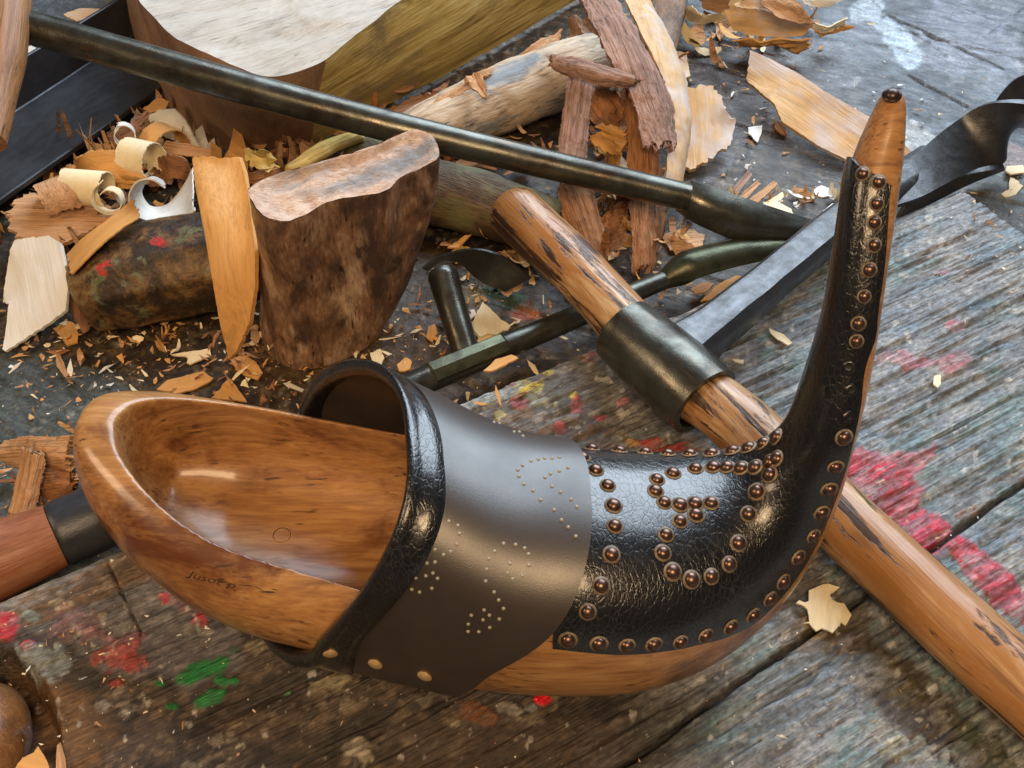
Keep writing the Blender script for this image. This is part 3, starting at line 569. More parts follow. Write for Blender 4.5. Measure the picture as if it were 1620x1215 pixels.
# --- the instep band: its own dome over the body
BX = np.linspace(-.105, .062, 120)
pa = lambda x, c: np.interp(x, PP[:150, 0], PP[:150, c])
UB = [(600,588),(640,606),(680,630),(760,664),(820,689),(885,702),(925,712)]
bz = dict(zip([], [])); KX = np.array([-.105,-.06,-.035,-.015,.005,.022,.04,.062]); KZ = np.array([.094,.096,.099,.096,.091,.087,.082,.077])
def KZS():
    q = np.interp(BX, KX, KZ)
    for _ in range(60): q[1:-1] = (q[:-2]+2*q[1:-1]+q[2:])/4
    return q
def band_surf(x, th, off=0.0):
    x, th = np.broadcast_arrays(np.asarray(x, float), np.asarray(th, float)); yc, zc, a, b = pa(x, 1), pa(x, 2), pa(x, 3)+.0016+off, pa(x, 4)+.0016+off
    zt = np.interp(x, BX, KZS())+off; c, s = np.cos(th), np.sin(th)
    return np.stack([x, yc+a*np.sign(c)*np.abs(c)**(2/2.4), zc+np.where(s > 0, (zt-zc)*np.abs(s)**(2/2.35), -b*np.abs(s)**(2/2.4))], -1)
for it in range(12):
    for k in range(len(KX)):
        if KX[k] < -.05: continue
        q = proj(band_surf(KX[k], np.linspace(0, 1.8, 60))); e = np.max(np.interp(q[:, 0], [u[0] for u in UB], [u[1] for u in UB])-q[:, 1]); KZ[k] = np.clip(KZ[k]-e/2300*.6, np.interp(KX[k], XS, Z1)+.0045, .108)
KZ[1] = KZ[2]-.001; KZ[0] = KZ[2]-.003
print('band top', np.round(KZ, 4))
TH = np.linspace(0, 2*math.pi, 121); G = band_surf(BX[:, None], TH[None, :])
BB = BVHTree.FromPolygons([tuple(v) for v in G.reshape(-1, 3)], [tuple(int(a) for a in f) for f in grid_faces(len(BX), 121)])
def band_hit(px, py):
    for q in range(60):
        h = shoot(BB, px, py)
        if h[0] is not None: break
        py += 1 if py < 750 else -1
    f = h[2]; return h[0][0], TH[f % 120]
def edge_fn(L, apex_x, lo_x, th_lo, far=None):
    pts = [band_hit(*p) for p in L]; pts = sorted([(t_, x_) for x_, t_ in pts if t_ > math.pi/2+.05]); T_ = np.array([math.pi/2]+[p[0] for p in pts]+[th_lo]); X_ = np.array([apex_x]+[p[1] for p in pts]+[lo_x])
    k = np.argsort(T_); T_, X_ = T_[k], X_[k]
    tt_ = np.linspace(math.pi/2, th_lo, 80); xx_ = np.interp(tt_, T_, X_)
    for _ in range(60): xx_[1:-1] = (xx_[:-2]+2*xx_[1:-1]+xx_[2:])/4; xx_[0] = xx_[1]
    if far is not None:
        Tn = np.linspace(far[0][0], th_lo, 200); Xn = np.where(Tn < math.pi/2, np.interp(Tn, far[0], far[1]), np.interp(Tn, tt_, xx_)); print('edge apex', xx_[:12:3])
        k = np.abs(Tn-math.pi/2) < .22; Xn[k] = np.interp(Tn[k], Tn[~k], Xn[~k])
        for _ in range(90): Xn[1:-1] = (Xn[:-2]+2*Xn[1:-1]+Xn[2:])/4
        return lambda th: np.interp(th, Tn, Xn)
    return lambda th: np.interp(np.where(th < math.pi/2, math.pi-th, th), tt_, xx_)
TH_LO = 4.15
_ft = np.linspace(math.pi-4.15, math.pi/2, 60); _fx = np.interp(_ft, [-1.01, 0, .2, .5, .8, 1.2, 1.571], [-.084, -.082, -.077, -.066, -.051, -.0345, -.0280])
for _ in range(30): _fx[1:-1] = (_fx[:-2]+2*_fx[1:-1]+_fx[2:])/4
FAR = (_ft, _fx)
xb = edge_fn([(508,1000),(568,965),(609,905),(645,840),(664,765),(667,715)], -.0280, -.088, TH_LO, FAR)
xf = edge_fn([(745,1072),(800,1057),(850,1032),(888,992),(920,925),(938,858),(940,810),(925,752)], .021, -.03, TH_LO)
th = np.linspace(math.pi-TH_LO, TH_LO, 160); s = np.linspace(0, 1, 70)
X = xb(th)[None, :]*(1-s[:, None])+np.maximum(xf(th), xb(th)+.004)[None, :]*s[:, None]
A = band_surf(X, th[None, :], .0018); B = band_surf(X, th[None, :], .0003)
t = NT('smooth_taupe_leather')
n1 = t.noise(t.co(), 60, 5, .6); n2 = t.noise(t.co(), 2200, 3, .6)
t.P(Base_Color=t.ramp(n1, [(.3, (.026,.019,.015)), (.7, (.046,.034,.027))]), Roughness=t.ramp(n1, [(.3, .44), (.7, .36)]), Specular_IOR_Level=.9)
t.bump(n2, .00004, 1.0); m_band = t.m
t = NT('embossed_dot'); t.P(Base_Color=(.34,.31,.24), Roughness=.4); m_dot = t.m
V, F = shell(A, B); nb = len(F)
BAND = BVHTree.FromPolygons([tuple(v) for v in V], [tuple(int(a) for a in f) for f in F])
o3 = lambda L, ox, oy: [(ox+x/3, oy+y/3) for x, y in L]
dots = o3([(770,150),(827,155),(870,172),(888,200),(890,253),(858,303),(813,318),(788,290),(800,245),(727,187),(700,222),(690,272),(685,328),(725,380),(747,418),(770,458),(750,508),(703,490),(678,465),(673,512),(705,548),(653,568),(602,567),(603,532),(617,490),(510,45),(553,65),(560,103),(547,153),(518,188),(485,203),(445,178),(445,238),(407,243),(435,290),(402,303),(353,313),(457,315),(335,367),(372,380),(430,362),(1045,38),(1077,72),(1113,115)], 540, 810)
dots += o3([(945,1157),(1090,1155),(1118,1190),(910,1113),(867,1082),(843,1045),(838,1015),(860,993),(900,973),(935,965),(965,960),(1000,960),(1035,955),(1075,1005),(1035,1020),(993,1033),(967,1050),(1000,1093),(1040,1120),(1010,1205),(645,735),(672,750),(700,765),(725,790),(750,795),(795,803),(820,835),(845,835),(862,855)], 540, 405)
parts = [(V, F)]; fm = [0]*nb
for px, py in dots:
    h = shoot(BAND, px, py)
    if h[0] is None: continue
    n = Vector(h[1]); M = Matrix.Translation(Vector(h[0])) @ n.to_track_quat('Z', 'Y').to_matrix().to_4x4(); aa = np.linspace(0, 2*math.pi, 8, endpoint=False)
    r0 = .00062; v = np.array([M @ Vector((rr*math.cos(a), rr*math.sin(a), z)) for rr, z in ((r0, -.0001), (r0*.8, .0003), (r0*.35, .00048)) for a in aa]+[M @ Vector((0, 0, .0005))])
    f = [tuple(q) for q in grid_faces(3, 8, True)]+[(16+j, 16+(j+1) % 8, 24) for j in range(8)]
    parts.append((v, f)); fm += [1]*len(f)
V, F = join(*parts); band = put('instep_band', V, F, [m_band, m_dot], clog, loc4((0, -.1, .06)), fmat=fm, sharp=60)
# collar: padded black leather edge round the foot opening
prof = [(1.0,.0019),(.97,.0027),(.6,.0030),(.34,.0030),(.24,.0034),(.10,.0042),(-.03,.0043),(-.13,.0033),(-.17,.0018),(-.14,.0002),(-.02,-.0012),(.25,-.0010),(.6,.0002)]
wd = .0098+.016*sm(2.9, 3.9, np.where(th < math.pi/2, math.pi-th, th))
R = []
for k in range(len(th)):
    xx = np.array([xb(th[k])+p[0]*wd[k] for p in prof]); oo = np.array([p[1] for p in prof]); R.append(band_surf(xx, np.full(len(prof), th[k]), oo))
R = np.array(R); V, F = loft(R)
collar = put('collar', rough(V, .00005, 160, 5, 3), F, m_leather, clog, loc4((0, -.1, .06)))
_V2 = [tuple(q) for q in V]; _n1 = len(A.reshape(-1, 3))*2; COLLAR = BVHTree.FromPolygons(_V2, [tuple(int(a) for a in f) for f in F])
m_tack = plain('tack_brass', (.62,.42,.22), .4, .4)
for px, py in ((523,1033),(594,1050),(672,1069)):
    pyy = py
    while True:
        hh = [q for q in (shoot(BAND, px, pyy), shoot(COLLAR, px, pyy)) if q[0] is not None]
        if hh: break
        pyy -= 1
    h = min(hh, key=lambda q: q[3]); n = Vector(h[1]); M = Matrix.Translation(Vector(h[0])+n*.0001) @ n.to_track_quat('Z', 'Y').to_matrix().to_4x4(); aa = np.linspace(0, 2*math.pi, 18, endpoint=False)
    v = np.array([M @ Vector((rr*math.cos(a), rr*math.sin(a), z)) for rr, z in ((.0024, -.003), (.0024, .0004), (.0015, .0009)) for a in aa]+[M @ Vector((0, 0, .001))])
    put('tack', v, [tuple(q) for q in grid_faces(3, 18, True)]+[(36+j, 36+(j+1) % 18, 54) for j in range(18)], m_tack, clog, M, sharp=50)
# insole hole as a disc, bright middle and dark edge painted on, and the pencilled name on the side
bt = BVHTree.FromPolygons([tuple(FR[body.name] @ v.co) for v in body.data.vertices], [tuple(p.vertices) for p in body.data.polygons])
m_hole_disc = plain('hole_middle_wood', (.66,.34,.08), .4)
h = shoot(bt, 446, 847); n = Vector(h[1]); M = Matrix.Translation(Vector(h[0])) @ n.to_track_quat('Z', 'Y').to_matrix().to_4x4(); aa = np.linspace(0, 2*math.pi, 24, endpoint=False)
m_ink_edge = plain('ink_and_hole_edge', (.045,.018,.008), .6)  # lettering colour, also paints the dark edge of the insole hole
v = np.array([M @ Vector((rr*math.cos(a), rr*math.sin(a), z)) for rr, z in ((.0036, -.002), (.0036, .0001), (.0034, .0002), (.0026, -.0003)) for a in aa]+[M @ Vector((0, 0, -.0001))])
put('hole_disc', v, [tuple(q) for q in grid_faces(4, 24, True)]+[(72+j, 72+(j+1) % 24, 96) for j in range(24)], [m_hole_disc, m_ink_edge], clog, M, sharp=50, fmat=[0]*48+[1]*24+[0]*24)
cu = bpy.data.curves.new('txt', 'FONT'); cu.body = 'Jusot P.'; cu.size = 1; cu.shear = .25; cu.resolution_u = 4; to = bpy.data.objects.new('txt', cu); COL.objects.link(to)
dg = bpy.context.evaluated_depsgraph_get(); tm = bpy.data.meshes.new_from_object(to.evaluated_get(dg), depsgraph=dg); bpy.data.objects.remove(to)
tv = np.array([v.co for v in tm.vertices]); wt = tv[:, 0].max(); v = []
for x, y, z in tv:
    q = x/wt; px = 297+q*76+y*3; py = 911+q*24-y*15+math.sin(q*9)*1.0; h = shoot(bt, px, py); v.append(Vector(h[0])+Vector(h[1])*.00012)
F = [tuple(p.vertices) for p in tm.polygons]
for (a, b, w_) in (((376,925),(402,927),1.6),((402,927),(418,935),1.4),((415,936),(436,937),3.0),((428,931),(440,934),1.5),((310,897),(318,899),1.8)):
    a = np.array(a, float); b = np.array(b, float); e = nrm(np.append(b-a, 0))[:2]; pn = np.array([-e[1], e[0]])*w_/2; k0 = len(v)
    for q in np.linspace(0, 1, 7):
        for sg in (-1, 1):
            p = a+(b-a)*q+pn*sg*math.sin(.3+q*2.6); h = shoot(bt, *p); v.append(Vector(h[0])+Vector(h[1])*.00012)
    F += [(k0+2*j, k0+2*j+1, k0+2*j+3, k0+2*j+2) for j in range(6)]
put('pencilled_name', np.array([list(q) for q in v]), F, m_ink_edge, clog, smooth=False)
# ------------------------------------------------------------------ the tools
m_steel = steel('dark_forged_steel', (.115,.118,.100), (.034,.028,.021), rough=.27, metallic=.8, pit=.00012, rust=(.13,.09,.06), rustamt=.35)
m_blue = steel('polished_blued_steel', (.105,.108,.115), (.055,.055,.056), rough=.34, metallic=.8, pit=.00022, rust=(.12,.09,.07), rustamt=.25, lo=140)
m_black = steel('black_angle_steel', (.075,.080,.092), (.035,.036,.042), rough=.36, metallic=.6, pit=.00018, lo=25)
m_green = steel('greenish_spoon_steel', (.10,.105,.065), (.035,.033,.022), rough=.32, metallic=.8, pit=.0002, rust=(.05,.06,.03), rustamt=.4)
def ringprof(path, size, prof, zh=(0, 0, 1)):
    return tube(path, size, zh=zh, prof=np.array(prof, float))
def arcplate(path, half, thick, a0, a1, m=22, zh=(0, 0, 1), rel=None):
    """gouge-like plate: open arc of given radius swept along path; angles from the up direction"""
    path = np.asarray(path, float); n = len(path); T = np.gradient(path, axis=0); T /= np.linalg.norm(T, axis=1)[:, None]
    A = np.cross(np.broadcast_to(zh, T.shape), T); A /= np.linalg.norm(A, axis=1)[:, None]; B = np.cross(T, A)
    half = np.broadcast_to(half, (n,)); a0 = np.broadcast_to(a0, (n,)); a1 = np.broadcast_to(a1, (n,)); s = np.linspace(0, 1, m)
    th = a0[:, None]*(1-s)+a1[:, None]*s
    def lay_(r): return path[:, None]+(r[:, None]*np.sin(th))[..., None]*A[:, None]+(r[:, None]*np.cos(th))[..., None]*B[:, None]
    return shell(lay_(half), lay_(half-thick))

def ribbon(A, B, thick, n=60, m=10, jag=0, seed=0, bulge=0.0):
    A = spread(A, n); B = spread(B, n); s = np.linspace(0, 1, m)[None, :, None]
    S = A[:, None]*(1-s)+B[:, None]*s
    if jag:
        rr_ = random.Random(seed)
        for e_ in (0, -1):
            off = np.array([rr_.gauss(0, jag) for _ in range(m)]); d = S[e_]-S[(1 if e_ == 0 else -2)]; d /= np.linalg.norm(d, axis=1)[:, None]+1e-9; S[e_] += d*off[:, None]
        for j_ in (0, -1):
            off = (fbm(np.arange(n)*.35, np.zeros(n), None, seed+3+j_, 4)-.5)*jag*1.6; d = S[:, j_]-S[:, (1 if j_ == 0 else -2)]; d /= np.linalg.norm(d, axis=1)[:, None]+1e-9; S[:, j_] += d*off[:, None]
    tu = np.gradient(S, axis=0); tv = np.gradient(S, axis=1); N = np.cross(tu, tv); N /= np.linalg.norm(N, axis=2)[..., None]+1e-12
    if bulge: S = S+np.where(N[..., 2:] < 0, -1, 1)*N*bulge*np.sin(math.pi*s); tu = np.gradient(S, axis=0); tv = np.gradient(S, axis=1); N = np.cross(tu, tv); N /= np.linalg.norm(N, axis=2)[..., None]+1e-12
    return shell(S+N*thick/2, S-N*thick/2, False)

# long gouge lying across the pile (T-handle at the upper left)
g1 = thing('long_gouge', 'long dark steel gouge rod with wooden handle lying diagonally across the chips and logs', 'gouge', P(560, 180, .06))
H0, H1 = P(36, 40, .085), P(1085, 312, .018)
path = spread([H0, P(540, 180, .056), P(1088, 312, .020)], 60)
r = np.interp(np.linspace(0, 1, 60), [0, .5, 1], [.0078, .0073, .0066])
V, F = tube(rough(path, .0004, 12, 7), r, 28); put('rod', rough(V, .00012, 90, 9), F, m_steel, g1, frame(path[30], H1-H0), sharp=50)
V, F = ribbon([P(1093,287,.026),P(1130,299,.023),P(1200,322,.015),P(1265,343,.005),P(1312,358,-.004)], [P(1070,331,.012),P(1108,356,.009),P(1175,382,.001),P(1245,389,-.007),P(1314,384,-.012)], .0016, 50, 16, bulge=.0045); bp = [P(1080,310,.02), P(1300,370,-.008)]; put('blade', V, F, m_steel, g1, frame(bp[0], bp[-1]-bp[0]), sharp=50)
m_hw = wood('handle_ash', (.11,.045,.018), (.27,.12,.04), (.38,.19,.075), cross=260, stretch=14, rough=.5, bump=.0005, pores=1.0, coat=.05, low=50)
hp = spread([P(14, -60, .098), P(6, 60, .088), P(-16, 225, .072)], 30)
V, F = tube(hp, np.interp(np.linspace(0, 1, 30), [0, .6, 1], [.0115, .0100, .0065]), 28, zh=(0, 1, .2)); put('handle', rough(V, .0005, 60, 3), F, m_hw, g1, frame(hp[0], hp[-1]-hp[0], (0, 1, .3)), sharp=50)

# steel angle bar at the upper left
ab = thing('steel_angle_bar', 'blackened steel angle bar leaning in the upper left corner beside the shavings', 'steel bar', P(100, 200, 0))
a_, b_ = P(-110, 405, -.004), P(330, 92, -.004); e = nrm(b_-a_); nn = nrm(np.cross((0, 0, 1), e))
W1 = float(np.linalg.norm(P(130,105,-.004)-P(130+75,105+77,-.004))); 
w = abs((P(60,155,-.004)-a_)@nn); dn = nn if (P(60,155,-.004)-a_)@nn > 0 else -nn
prof = [(0, 0), (w, -.001), (w+.004, .024), (w+.0015, .0245), (w-.0028, .0025), (0, .0035)]
def sweep_prof(A, B, n, prof, up=np.array([0, 0, 1.0]), dn=dn, ch=.0006):
    pr = []
    k = len(prof)
    for i in range(k):
        p0, p1, p2 = (np.array(prof[j % k], float) for j in (i-1, i, i+1)); pr += [p1+nrm(np.append(p0-p1, 0))[:2]*ch, p1+nrm(np.append(p2-p1, 0))[:2]*ch]
    return loft([np.array([A+(B-A)*t_+dn*p[0]+up*p[1] for p in pr]) for t_ in np.linspace(0, 1, n)])
V, F = sweep_prof(a_, b_, 90, prof); put('angle_bar', rough(V, .0003, 50, 5), F, m_black, ab, frame(a_, e), sharp=35)

# hollowing adze: handle through the eye, shank and hooked blade
az = thing('hollowing_adze', 'hollowing adze with polished round wooden handle through a dark iron eye and hooked steel blade', 'adze', P(1050, 580, .018))
hA, hB = P(806, 324, .022), P(1720, 1262, .0150)
path = spread([P(806, 326, .0215), P(925, 440, .0205), P(1052, 580, .0200), P(1160, 662, .0185), P(1380, 870, .0160), P(1560, 1034, .0150), P(1720, 1175, .0148)], 150)
q = np.linspace(0, 1, 150); r = np.interp(q, [0, .006, .02, .12, .26, .5, 1], [.0112, .0124, .0131, .0127, .0122, .0124, .0129])
t = NT('peeled_branch_wood')
a = t.co((1/14, 1, 1)); g_ = t.noise(a, 300, 6, .6, .5); lo = t.noise(t.co((.35, 1, 1)), 55, 6, .62, .8); b2 = t.math('ADD', t.math('MULTIPLY', t.noise(t.co((1/11, 1, 1), loc=(.3, .1, 0)), 95, 8, .72, 1.0), .8), t.math('MULTIPLY', t.noise(t.co((.5, 1, 1), loc=(.1, .4, 0)), 30, 3, .5), .22)); f_ = t.noise(t.co((1/30, 1, 1)), 1100, 3)
c = t.ramp(g_, [(.33, (.20,.085,.03)), (.5, (.42,.22,.085)), (.66, (.60,.41,.22))]); c = t.mix(t.ramp(lo, [(.42, 0.0), (.58, 1.0)]), c, (.36,.16,.045))
c = t.mix(t.ramp(b2, [(.52, 0.0), (.54, 1.0)]), c, (.055,.026,.014)); kn = t.voro(t.co((.4, 1, 1)), 38, 'F1'); c = t.mix(t.ramp(kn, [(.10, 1.0), (.17, 0.0)]), c, (.07,.03,.012))
t.P(Base_Color=c, Roughness=t.ramp(g_, [(.3, .48), (.7, .32)]), Specular_IOR_Level=.55, Coat_Weight=.25, Coat_Roughness=.25); t.bump(t.math('ADD', t.math('MULTIPLY', f_, .4), t.math('SUBTRACT', g_, t.ramp(b2, [(.515, 0.0), (.545, .9)]))), .00035, 1.0); m_branch = t.m
V, F = tube(rough(path, .0010, 9, 17, 2), r, 48); put('handle', rough(V, .0007, 45, 13), F, m_branch, az, frame(path[75], hB-hA), sharp=55)
ed = nrm(P(1112, 640, .019)-P(987, 522, .021)); c0, c1 = P(987, 523, .0215), P(1116, 636, .0195)
q = np.linspace(0, 1, 26); r = .0150+.0011*sm(0, 1, q)+.0009*np.sin(q*math.pi)
path = c0+(c1-c0)*q[:, None]; rr = np.concatenate([[.0132], r, [.0132, .0130]]); path2 = np.vstack([path[:1], path, path[-1:], path[-2:-1]])
th_ = np.linspace(0, 2*math.pi, 48, endpoint=False); Aq = nrm(np.cross((0, 0, 1), ed)); Bq = np.cross(ed, Aq)
R = [p+rad*(np.cos(th_)[:, None]*Aq+np.sin(th_)[:, None]*Bq) for p, rad in zip(path2, rr)]
V, F = loft(np.array(R), False); put('eye', rough(V, .0005, 55, 8), F, m_steel, az, frame(c0, ed), sharp=45)
sp_ = spread([P(1068, 566, .0205), P(1150, 500, .0215), P(1235, 430, .018), P(1330, 352, .013), P(1420, 285, .006), P(1478, 243, .0015)], 60)
q = np.linspace(0, 1, 60); wv_ = np.interp(q, [0, .10, .3, .75, 1], [.0125, .0098, .0090, .0094, .0084]); 
oct_ = []
for x, y in ((1, .35), (.62, .78), (-.62, .78), (-1, .35), (-1, -.5), (-.7, -.8), (.7, -.8), (1, -.5)): oct_.append((x, y))
pr = []
for k in range(8):
    p0, p1, p2 = (np.array(oct_[j % 8]) for j in (k-1, k, k+1)); pr += [p1*.9+p0*.1, p1*.9+p2*.1]
V, F = tube(sp_, wv_, prof=np.array(pr), vs=np.interp(q, [0, .7, 1], [1, .85, .35])); put('shank', rough(V, .0005, 60, 4), F, m_blue, az, frame(sp_[20], sp_[-1]-sp_[0]), sharp=30)
# hooked blade: a broad strip bent round
A = [P(1372,318,.006), P(1430,262,.0100), P(1480,217,.0115), P(1515,190,.012), P(1550,168,.020), P(1590,160,.026), P(1640,166,.030), P(1690,200,.028)]
B = [P(1384,336,.004), P(1450,316,.0045), P(1502,288,.0005), P(1548,266,-.005), P(1586,256,-.006), P(1588,222,-.003), P(1608,199,.002), P(1645,205,.002)]
V, F = ribbon(A, B, .0030, 70, 16); put('blade', V, F, m_blue, az, sharp=40)
V, F = ribbon([P(1455,275,.000), P(1500,280,-.004), P(1545,270,-.009), P(1588,262,-.010)], [P(1420,345,-.008), P(1480,315,-.014), P(1530,290,-.016), P(1588,266,-.014)], .003, 30, 8); put('blade_spur', V, F, m_blue, az, sharp=40)
hk = thing('curved_scraper', 'curved dark steel scraper blade standing behind the adze hook at the right edge', 'scraper', P(1610, 150, BZ))
V, F = ribbon([P(1572,168,BZ+.002), P(1590,140,BZ+.016), P(1622,118,BZ+.022), P(1680,120,BZ+.02)], [P(1580,185,BZ+.001), P(1610,185,BZ+.002), P(1640,190,BZ+.001), P(1690,200,BZ+.001)], .002, 30, 10); put('blade', V, F, m_black, hk, sharp=40)

# spoon gouge passing under the clog
g2 = thing('spoon_gouge', 'spoon gouge with reddish wooden grip passing beneath the clog heel along the plank edge', 'gouge', P(100, 850, 0))
A0, A1 = P(-20, 893, -.002), P(1062, 438, -.006)
line = lambda q: A0+(A1-A0)*q
m_red = wood('reddish_grip', (.14,.045,.022), (.28,.10,.045), (.36,.17,.09), cross=200, stretch=7, rough=.42, bump=.0003, pores=.5, coat=.15)
def along(q0, q1, n, r): pth = np.array([line(x) for x in np.linspace(q0, q1, n)]); return tube(pth, r, 30)
qa, qb, qc = -.12, .080, .175
V, F = along(qa, qb, 40, np.interp(np.linspace(0, 1, 40), [0, .5, 1], [.0150, .0158, .0128])); put('grip', rough(V, .0007, 50, 6), F, m_red, g2, frame(line(0), A1-A0), sharp=50)
V, F = along(qb+.001, qc, 20, np.interp(np.linspace(0, 1, 20), [0, .03, .5, .95, 1], [.0122, .0131, .0130, .0115, .0095])); put('ferrule', rough(V, .0003, 60, 6), F, m_black, g2, frame(line(qb), A1-A0), sharp=50)
pth = np.array([line(x) for x in np.linspace(qc-.02, 1.0, 90)]); rr = np.interp(np.linspace(0, 1, 90), [0, .4, .8, 1], [.0078, .0066, .0052, .0045])
V, F = tube(pth, rr, 24); put('shaft', rough(V, .0002, 80, 6), F, m_steel, g2, frame(line(.3), A1-A0), sharp=50)
V, F = tube(np.array([line(.588)+[0, 0, .0012], line(.592)+[0, 0, .0012], line(.705)+[0, 0, .0010], line(.709)+[0, 0, .001]]), [.0052, .0064, .0060, .005], 8, prof=np.array([(math.cos(a+.39), math.sin(a+.39)) for a in np.linspace(0, 2*math.pi, 8, endpoint=False)])); put('flat_collar', V, F, m_green, g2, frame(line(.6), A1-A0), sharp=20)
bp = spread([P(1050,443,-.006), P(1085,426,-.004), P(1150,408,-.004), P(1215,398,-.006), P(1285,392,-.010)], 40); q = np.linspace(0, 1, 40)
V, F = arcplate(bp, np.interp(q, [0, .15, .5, 1], [.0045, .0088, .0085, .0055]), .0012, np.interp(q, [0, .15, 1], [-2.6, -1.5, -1.3]), np.interp(q, [0, .15, 1], [2.6, 1.5, 1.3])); put('spoon_blade', V, F, m_green, g2, frame(bp[0], bp[-1]-bp[0]), sharp=50)

# hook scraper behind the adze handle
hs = thing('hook_scraper', 'short round steel shaft with twisted flat blade between the wooden block and adze handle', 'scraper', P(715, 480, 0))
pth = spread([P(698, 428, .004), P(715, 485, -.004), P(738, 560, -.013)], 30)
V, F = tube(pth, np.interp(np.linspace(0, 1, 30), [0, .05, 1], [.0058, .0072, .0062]), 26, zh=(1, 0, 0)); put('shaft', rough(V, .0002, 90, 6), F, m_steel, hs, frame(pth[0], pth[-1]-pth[0], (1, 0, 0)), sharp=50)
V, F = ribbon([P(668,424,.001), P(690,408,.005), P(720,398,.010), P(757,394,.014), P(800,408,.012), P(840,440,.002)], [P(676,428,-.004), P(700,412,.001), P(728,416,.001), P(752,438,-.004), P(775,452,-.008), P(800,460,-.010)], .0011, 50, 10); put('twisted_blade', V, F, m_blue, hs, sharp=40)

# round knob end in the plank's notch
kn_ = thing('mallet_knob', 'round brown wooden knob with a grey worn top lying in the lower left corner', 'wooden knob', P(-20, 1180, -.01))
m_knob = wood('knob_wood', (.09,.035,.012), (.20,.085,.028), (.32,.15,.05), cross=120, stretch=3, blotch=(.30,.31,.32), bscale=30, bamt=.25, rough=.34, bump=.0004, coat=.3)
V, F = tube(spread([P(-90,1150,.006), P(-8,1165,.006)], 2), 1, 4); c_ = P(-42, 1182, -.004)
ph = np.linspace(0, math.pi, 24); R = [c_+np.array([.0, 0, 1])*.015*math.cos(p)+.0178*math.sin(p)**.8*(np.cos(th_)[:, None]*np.array([1, 0, 0])+np.sin(th_)[:, None]*np.array([0, 1.25, 0])) for p in ph]
V, F = loft(np.array(R)); put('knob', rough(V, .0012, 40, 2), F, m_knob, kn_)
# ------------------------------------------------------------------ wood: blocks, limbs, shavings, chips
def cw(name, c, fib=.35, cross=420, stretch=14, bump=.00035, rough=.7, blotch=None, bamt=.3):
    c = np.array(c); return wood(name, tuple(c*(1-fib)), tuple(c), tuple(np.minimum(c*(1+fib*.6), .9)), cross=cross, stretch=stretch, rough=rough, bump=bump, blotch=blotch, bamt=bamt, spec=.3)
m_cream = cw('shaving_cream', (.82,.70,.46), .14, bump=.0002, rough=.5); m_white = cw('shaving_white', (.78,.77,.73), .14, bump=.00025, rough=.55)
m_orange = cw('chip_orange', (.64,.34,.11), .25, bump=.0003, rough=.55); m_tan = cw('chip_tan', (.66,.43,.21), .28, bump=.0004, rough=.6, blotch=(.62,.52,.46), bamt=.5)
m_pink = cw('bark_pink', (.40,.24,.18), .75, cross=420, stretch=24, bump=.0022, rough=.75); m_rust = cw('bark_rust', (.38,.17,.07), .7, cross=360, stretch=16, bump=.0018, rough=.7, blotch=(.10,.045,.02), bamt=.35)
m_brown = cw('chip_brown', (.24,.12,.06), .5, bump=.0006); m_fiber = cw('chip_fibrous', (.58,.33,.17), .55, cross=400, stretch=20, bump=.0018, rough=.75)
m_yel = wood('split_yellow', (.20,.12,.03), (.62,.45,.13), (.80,.66,.30), cross=170, stretch=26, rough=.6, bump=.0009, blotch=(.32,.24,.10), bscale=24, bamt=.3, fiber=700, low=60)
m_face = wood('sawn_white', (.34,.31,.27), (.52,.49,.44), (.60,.575,.52), cross=90, stretch=5, rough=.6, bump=.0016, pores=.5, fiber=500, low=40)
m_side = wood('log_side_brown', (.17,.10,.065), (.30,.18,.115), (.40,.26,.17), cross=70, stretch=2, rough=.5, bump=.0005, blotch=(.50,.26,.09), bscale=14, bamt=.25)
m_birch = wood('pale_limb_bark', (.20,.13,.08), (.58,.46,.33), (.66,.58,.48), cross=130, stretch=3, rough=.6, bump=.0011, blotch=(.22,.25,.28), bscale=45, bamt=.3, pores=1.0, fiber=600)
m_dark = wood('dark_log_bark', (.030,.020,.012), (.085,.05,.025), (.20,.13,.06), cross=120, stretch=3, rough=.65, bump=.0012, blotch=(.13,.12,.05), bscale=50, bamt=.35)
m_dust = wood('dusty_end_grain', (.36,.23,.165), (.60,.43,.33), (.72,.57,.46), cross=300, stretch=1.5, rough=.9, bump=.0013, blotch=(.24,.24,.25), bscale=30, bamt=.36)
m_stump = wood('worn_block_side', (.075,.036,.020), (.25,.135,.075), (.52,.37,.25), cross=75, stretch=1.6, rough=.45, bump=.0006, blotch=(.07,.04,.028), bscale=42, bamt=.35, pores=.9, fiber=650, low=30)
t = NT('paint_stained_block'); n1 = t.noise(t.co(), 60, 7, .7, .4); n2 = t.noise(t.co(loc=(.4, .2, .1)), 75, 6, .65, .6); n3 = t.noise(t.co(loc=(.8, .5, .3)), 55, 5, .6, .3); n4 = t.noise(t.co(), 420, 5, .65)
c = t.ramp(n1, [(.33, (.014,.010,.008)), (.47, (.05,.028,.014)), (.56, (.16,.085,.03)), (.66, (.22,.17,.08))])
c = t.mix(t.ramp(n2, [(.60, 0.0), (.64, 1.0)]), c, (.13,.14,.07)); c = t.mix(t.ramp(n3, [(.655, 0.0), (.68, 1.0)]), c, (.42,.025,.02)); c = t.mix(1.0, c, t.ramp(n4, [(.3, .5), (.6, 1.3)]), 'MULTIPLY')
t.P(Base_Color=c, Roughness=.5, Specular_IOR_Level=.5); t.bump(t.math('ADD', n1, t.math('MULTIPLY', n4, .3)), .0014, 1.0); m_stain = t.m
m_slate = wood('slate_worn_top', (.035,.04,.048), (.10,.12,.14), (.20,.22,.24), cross=110, stretch=2, rough=.45, bump=.0006)

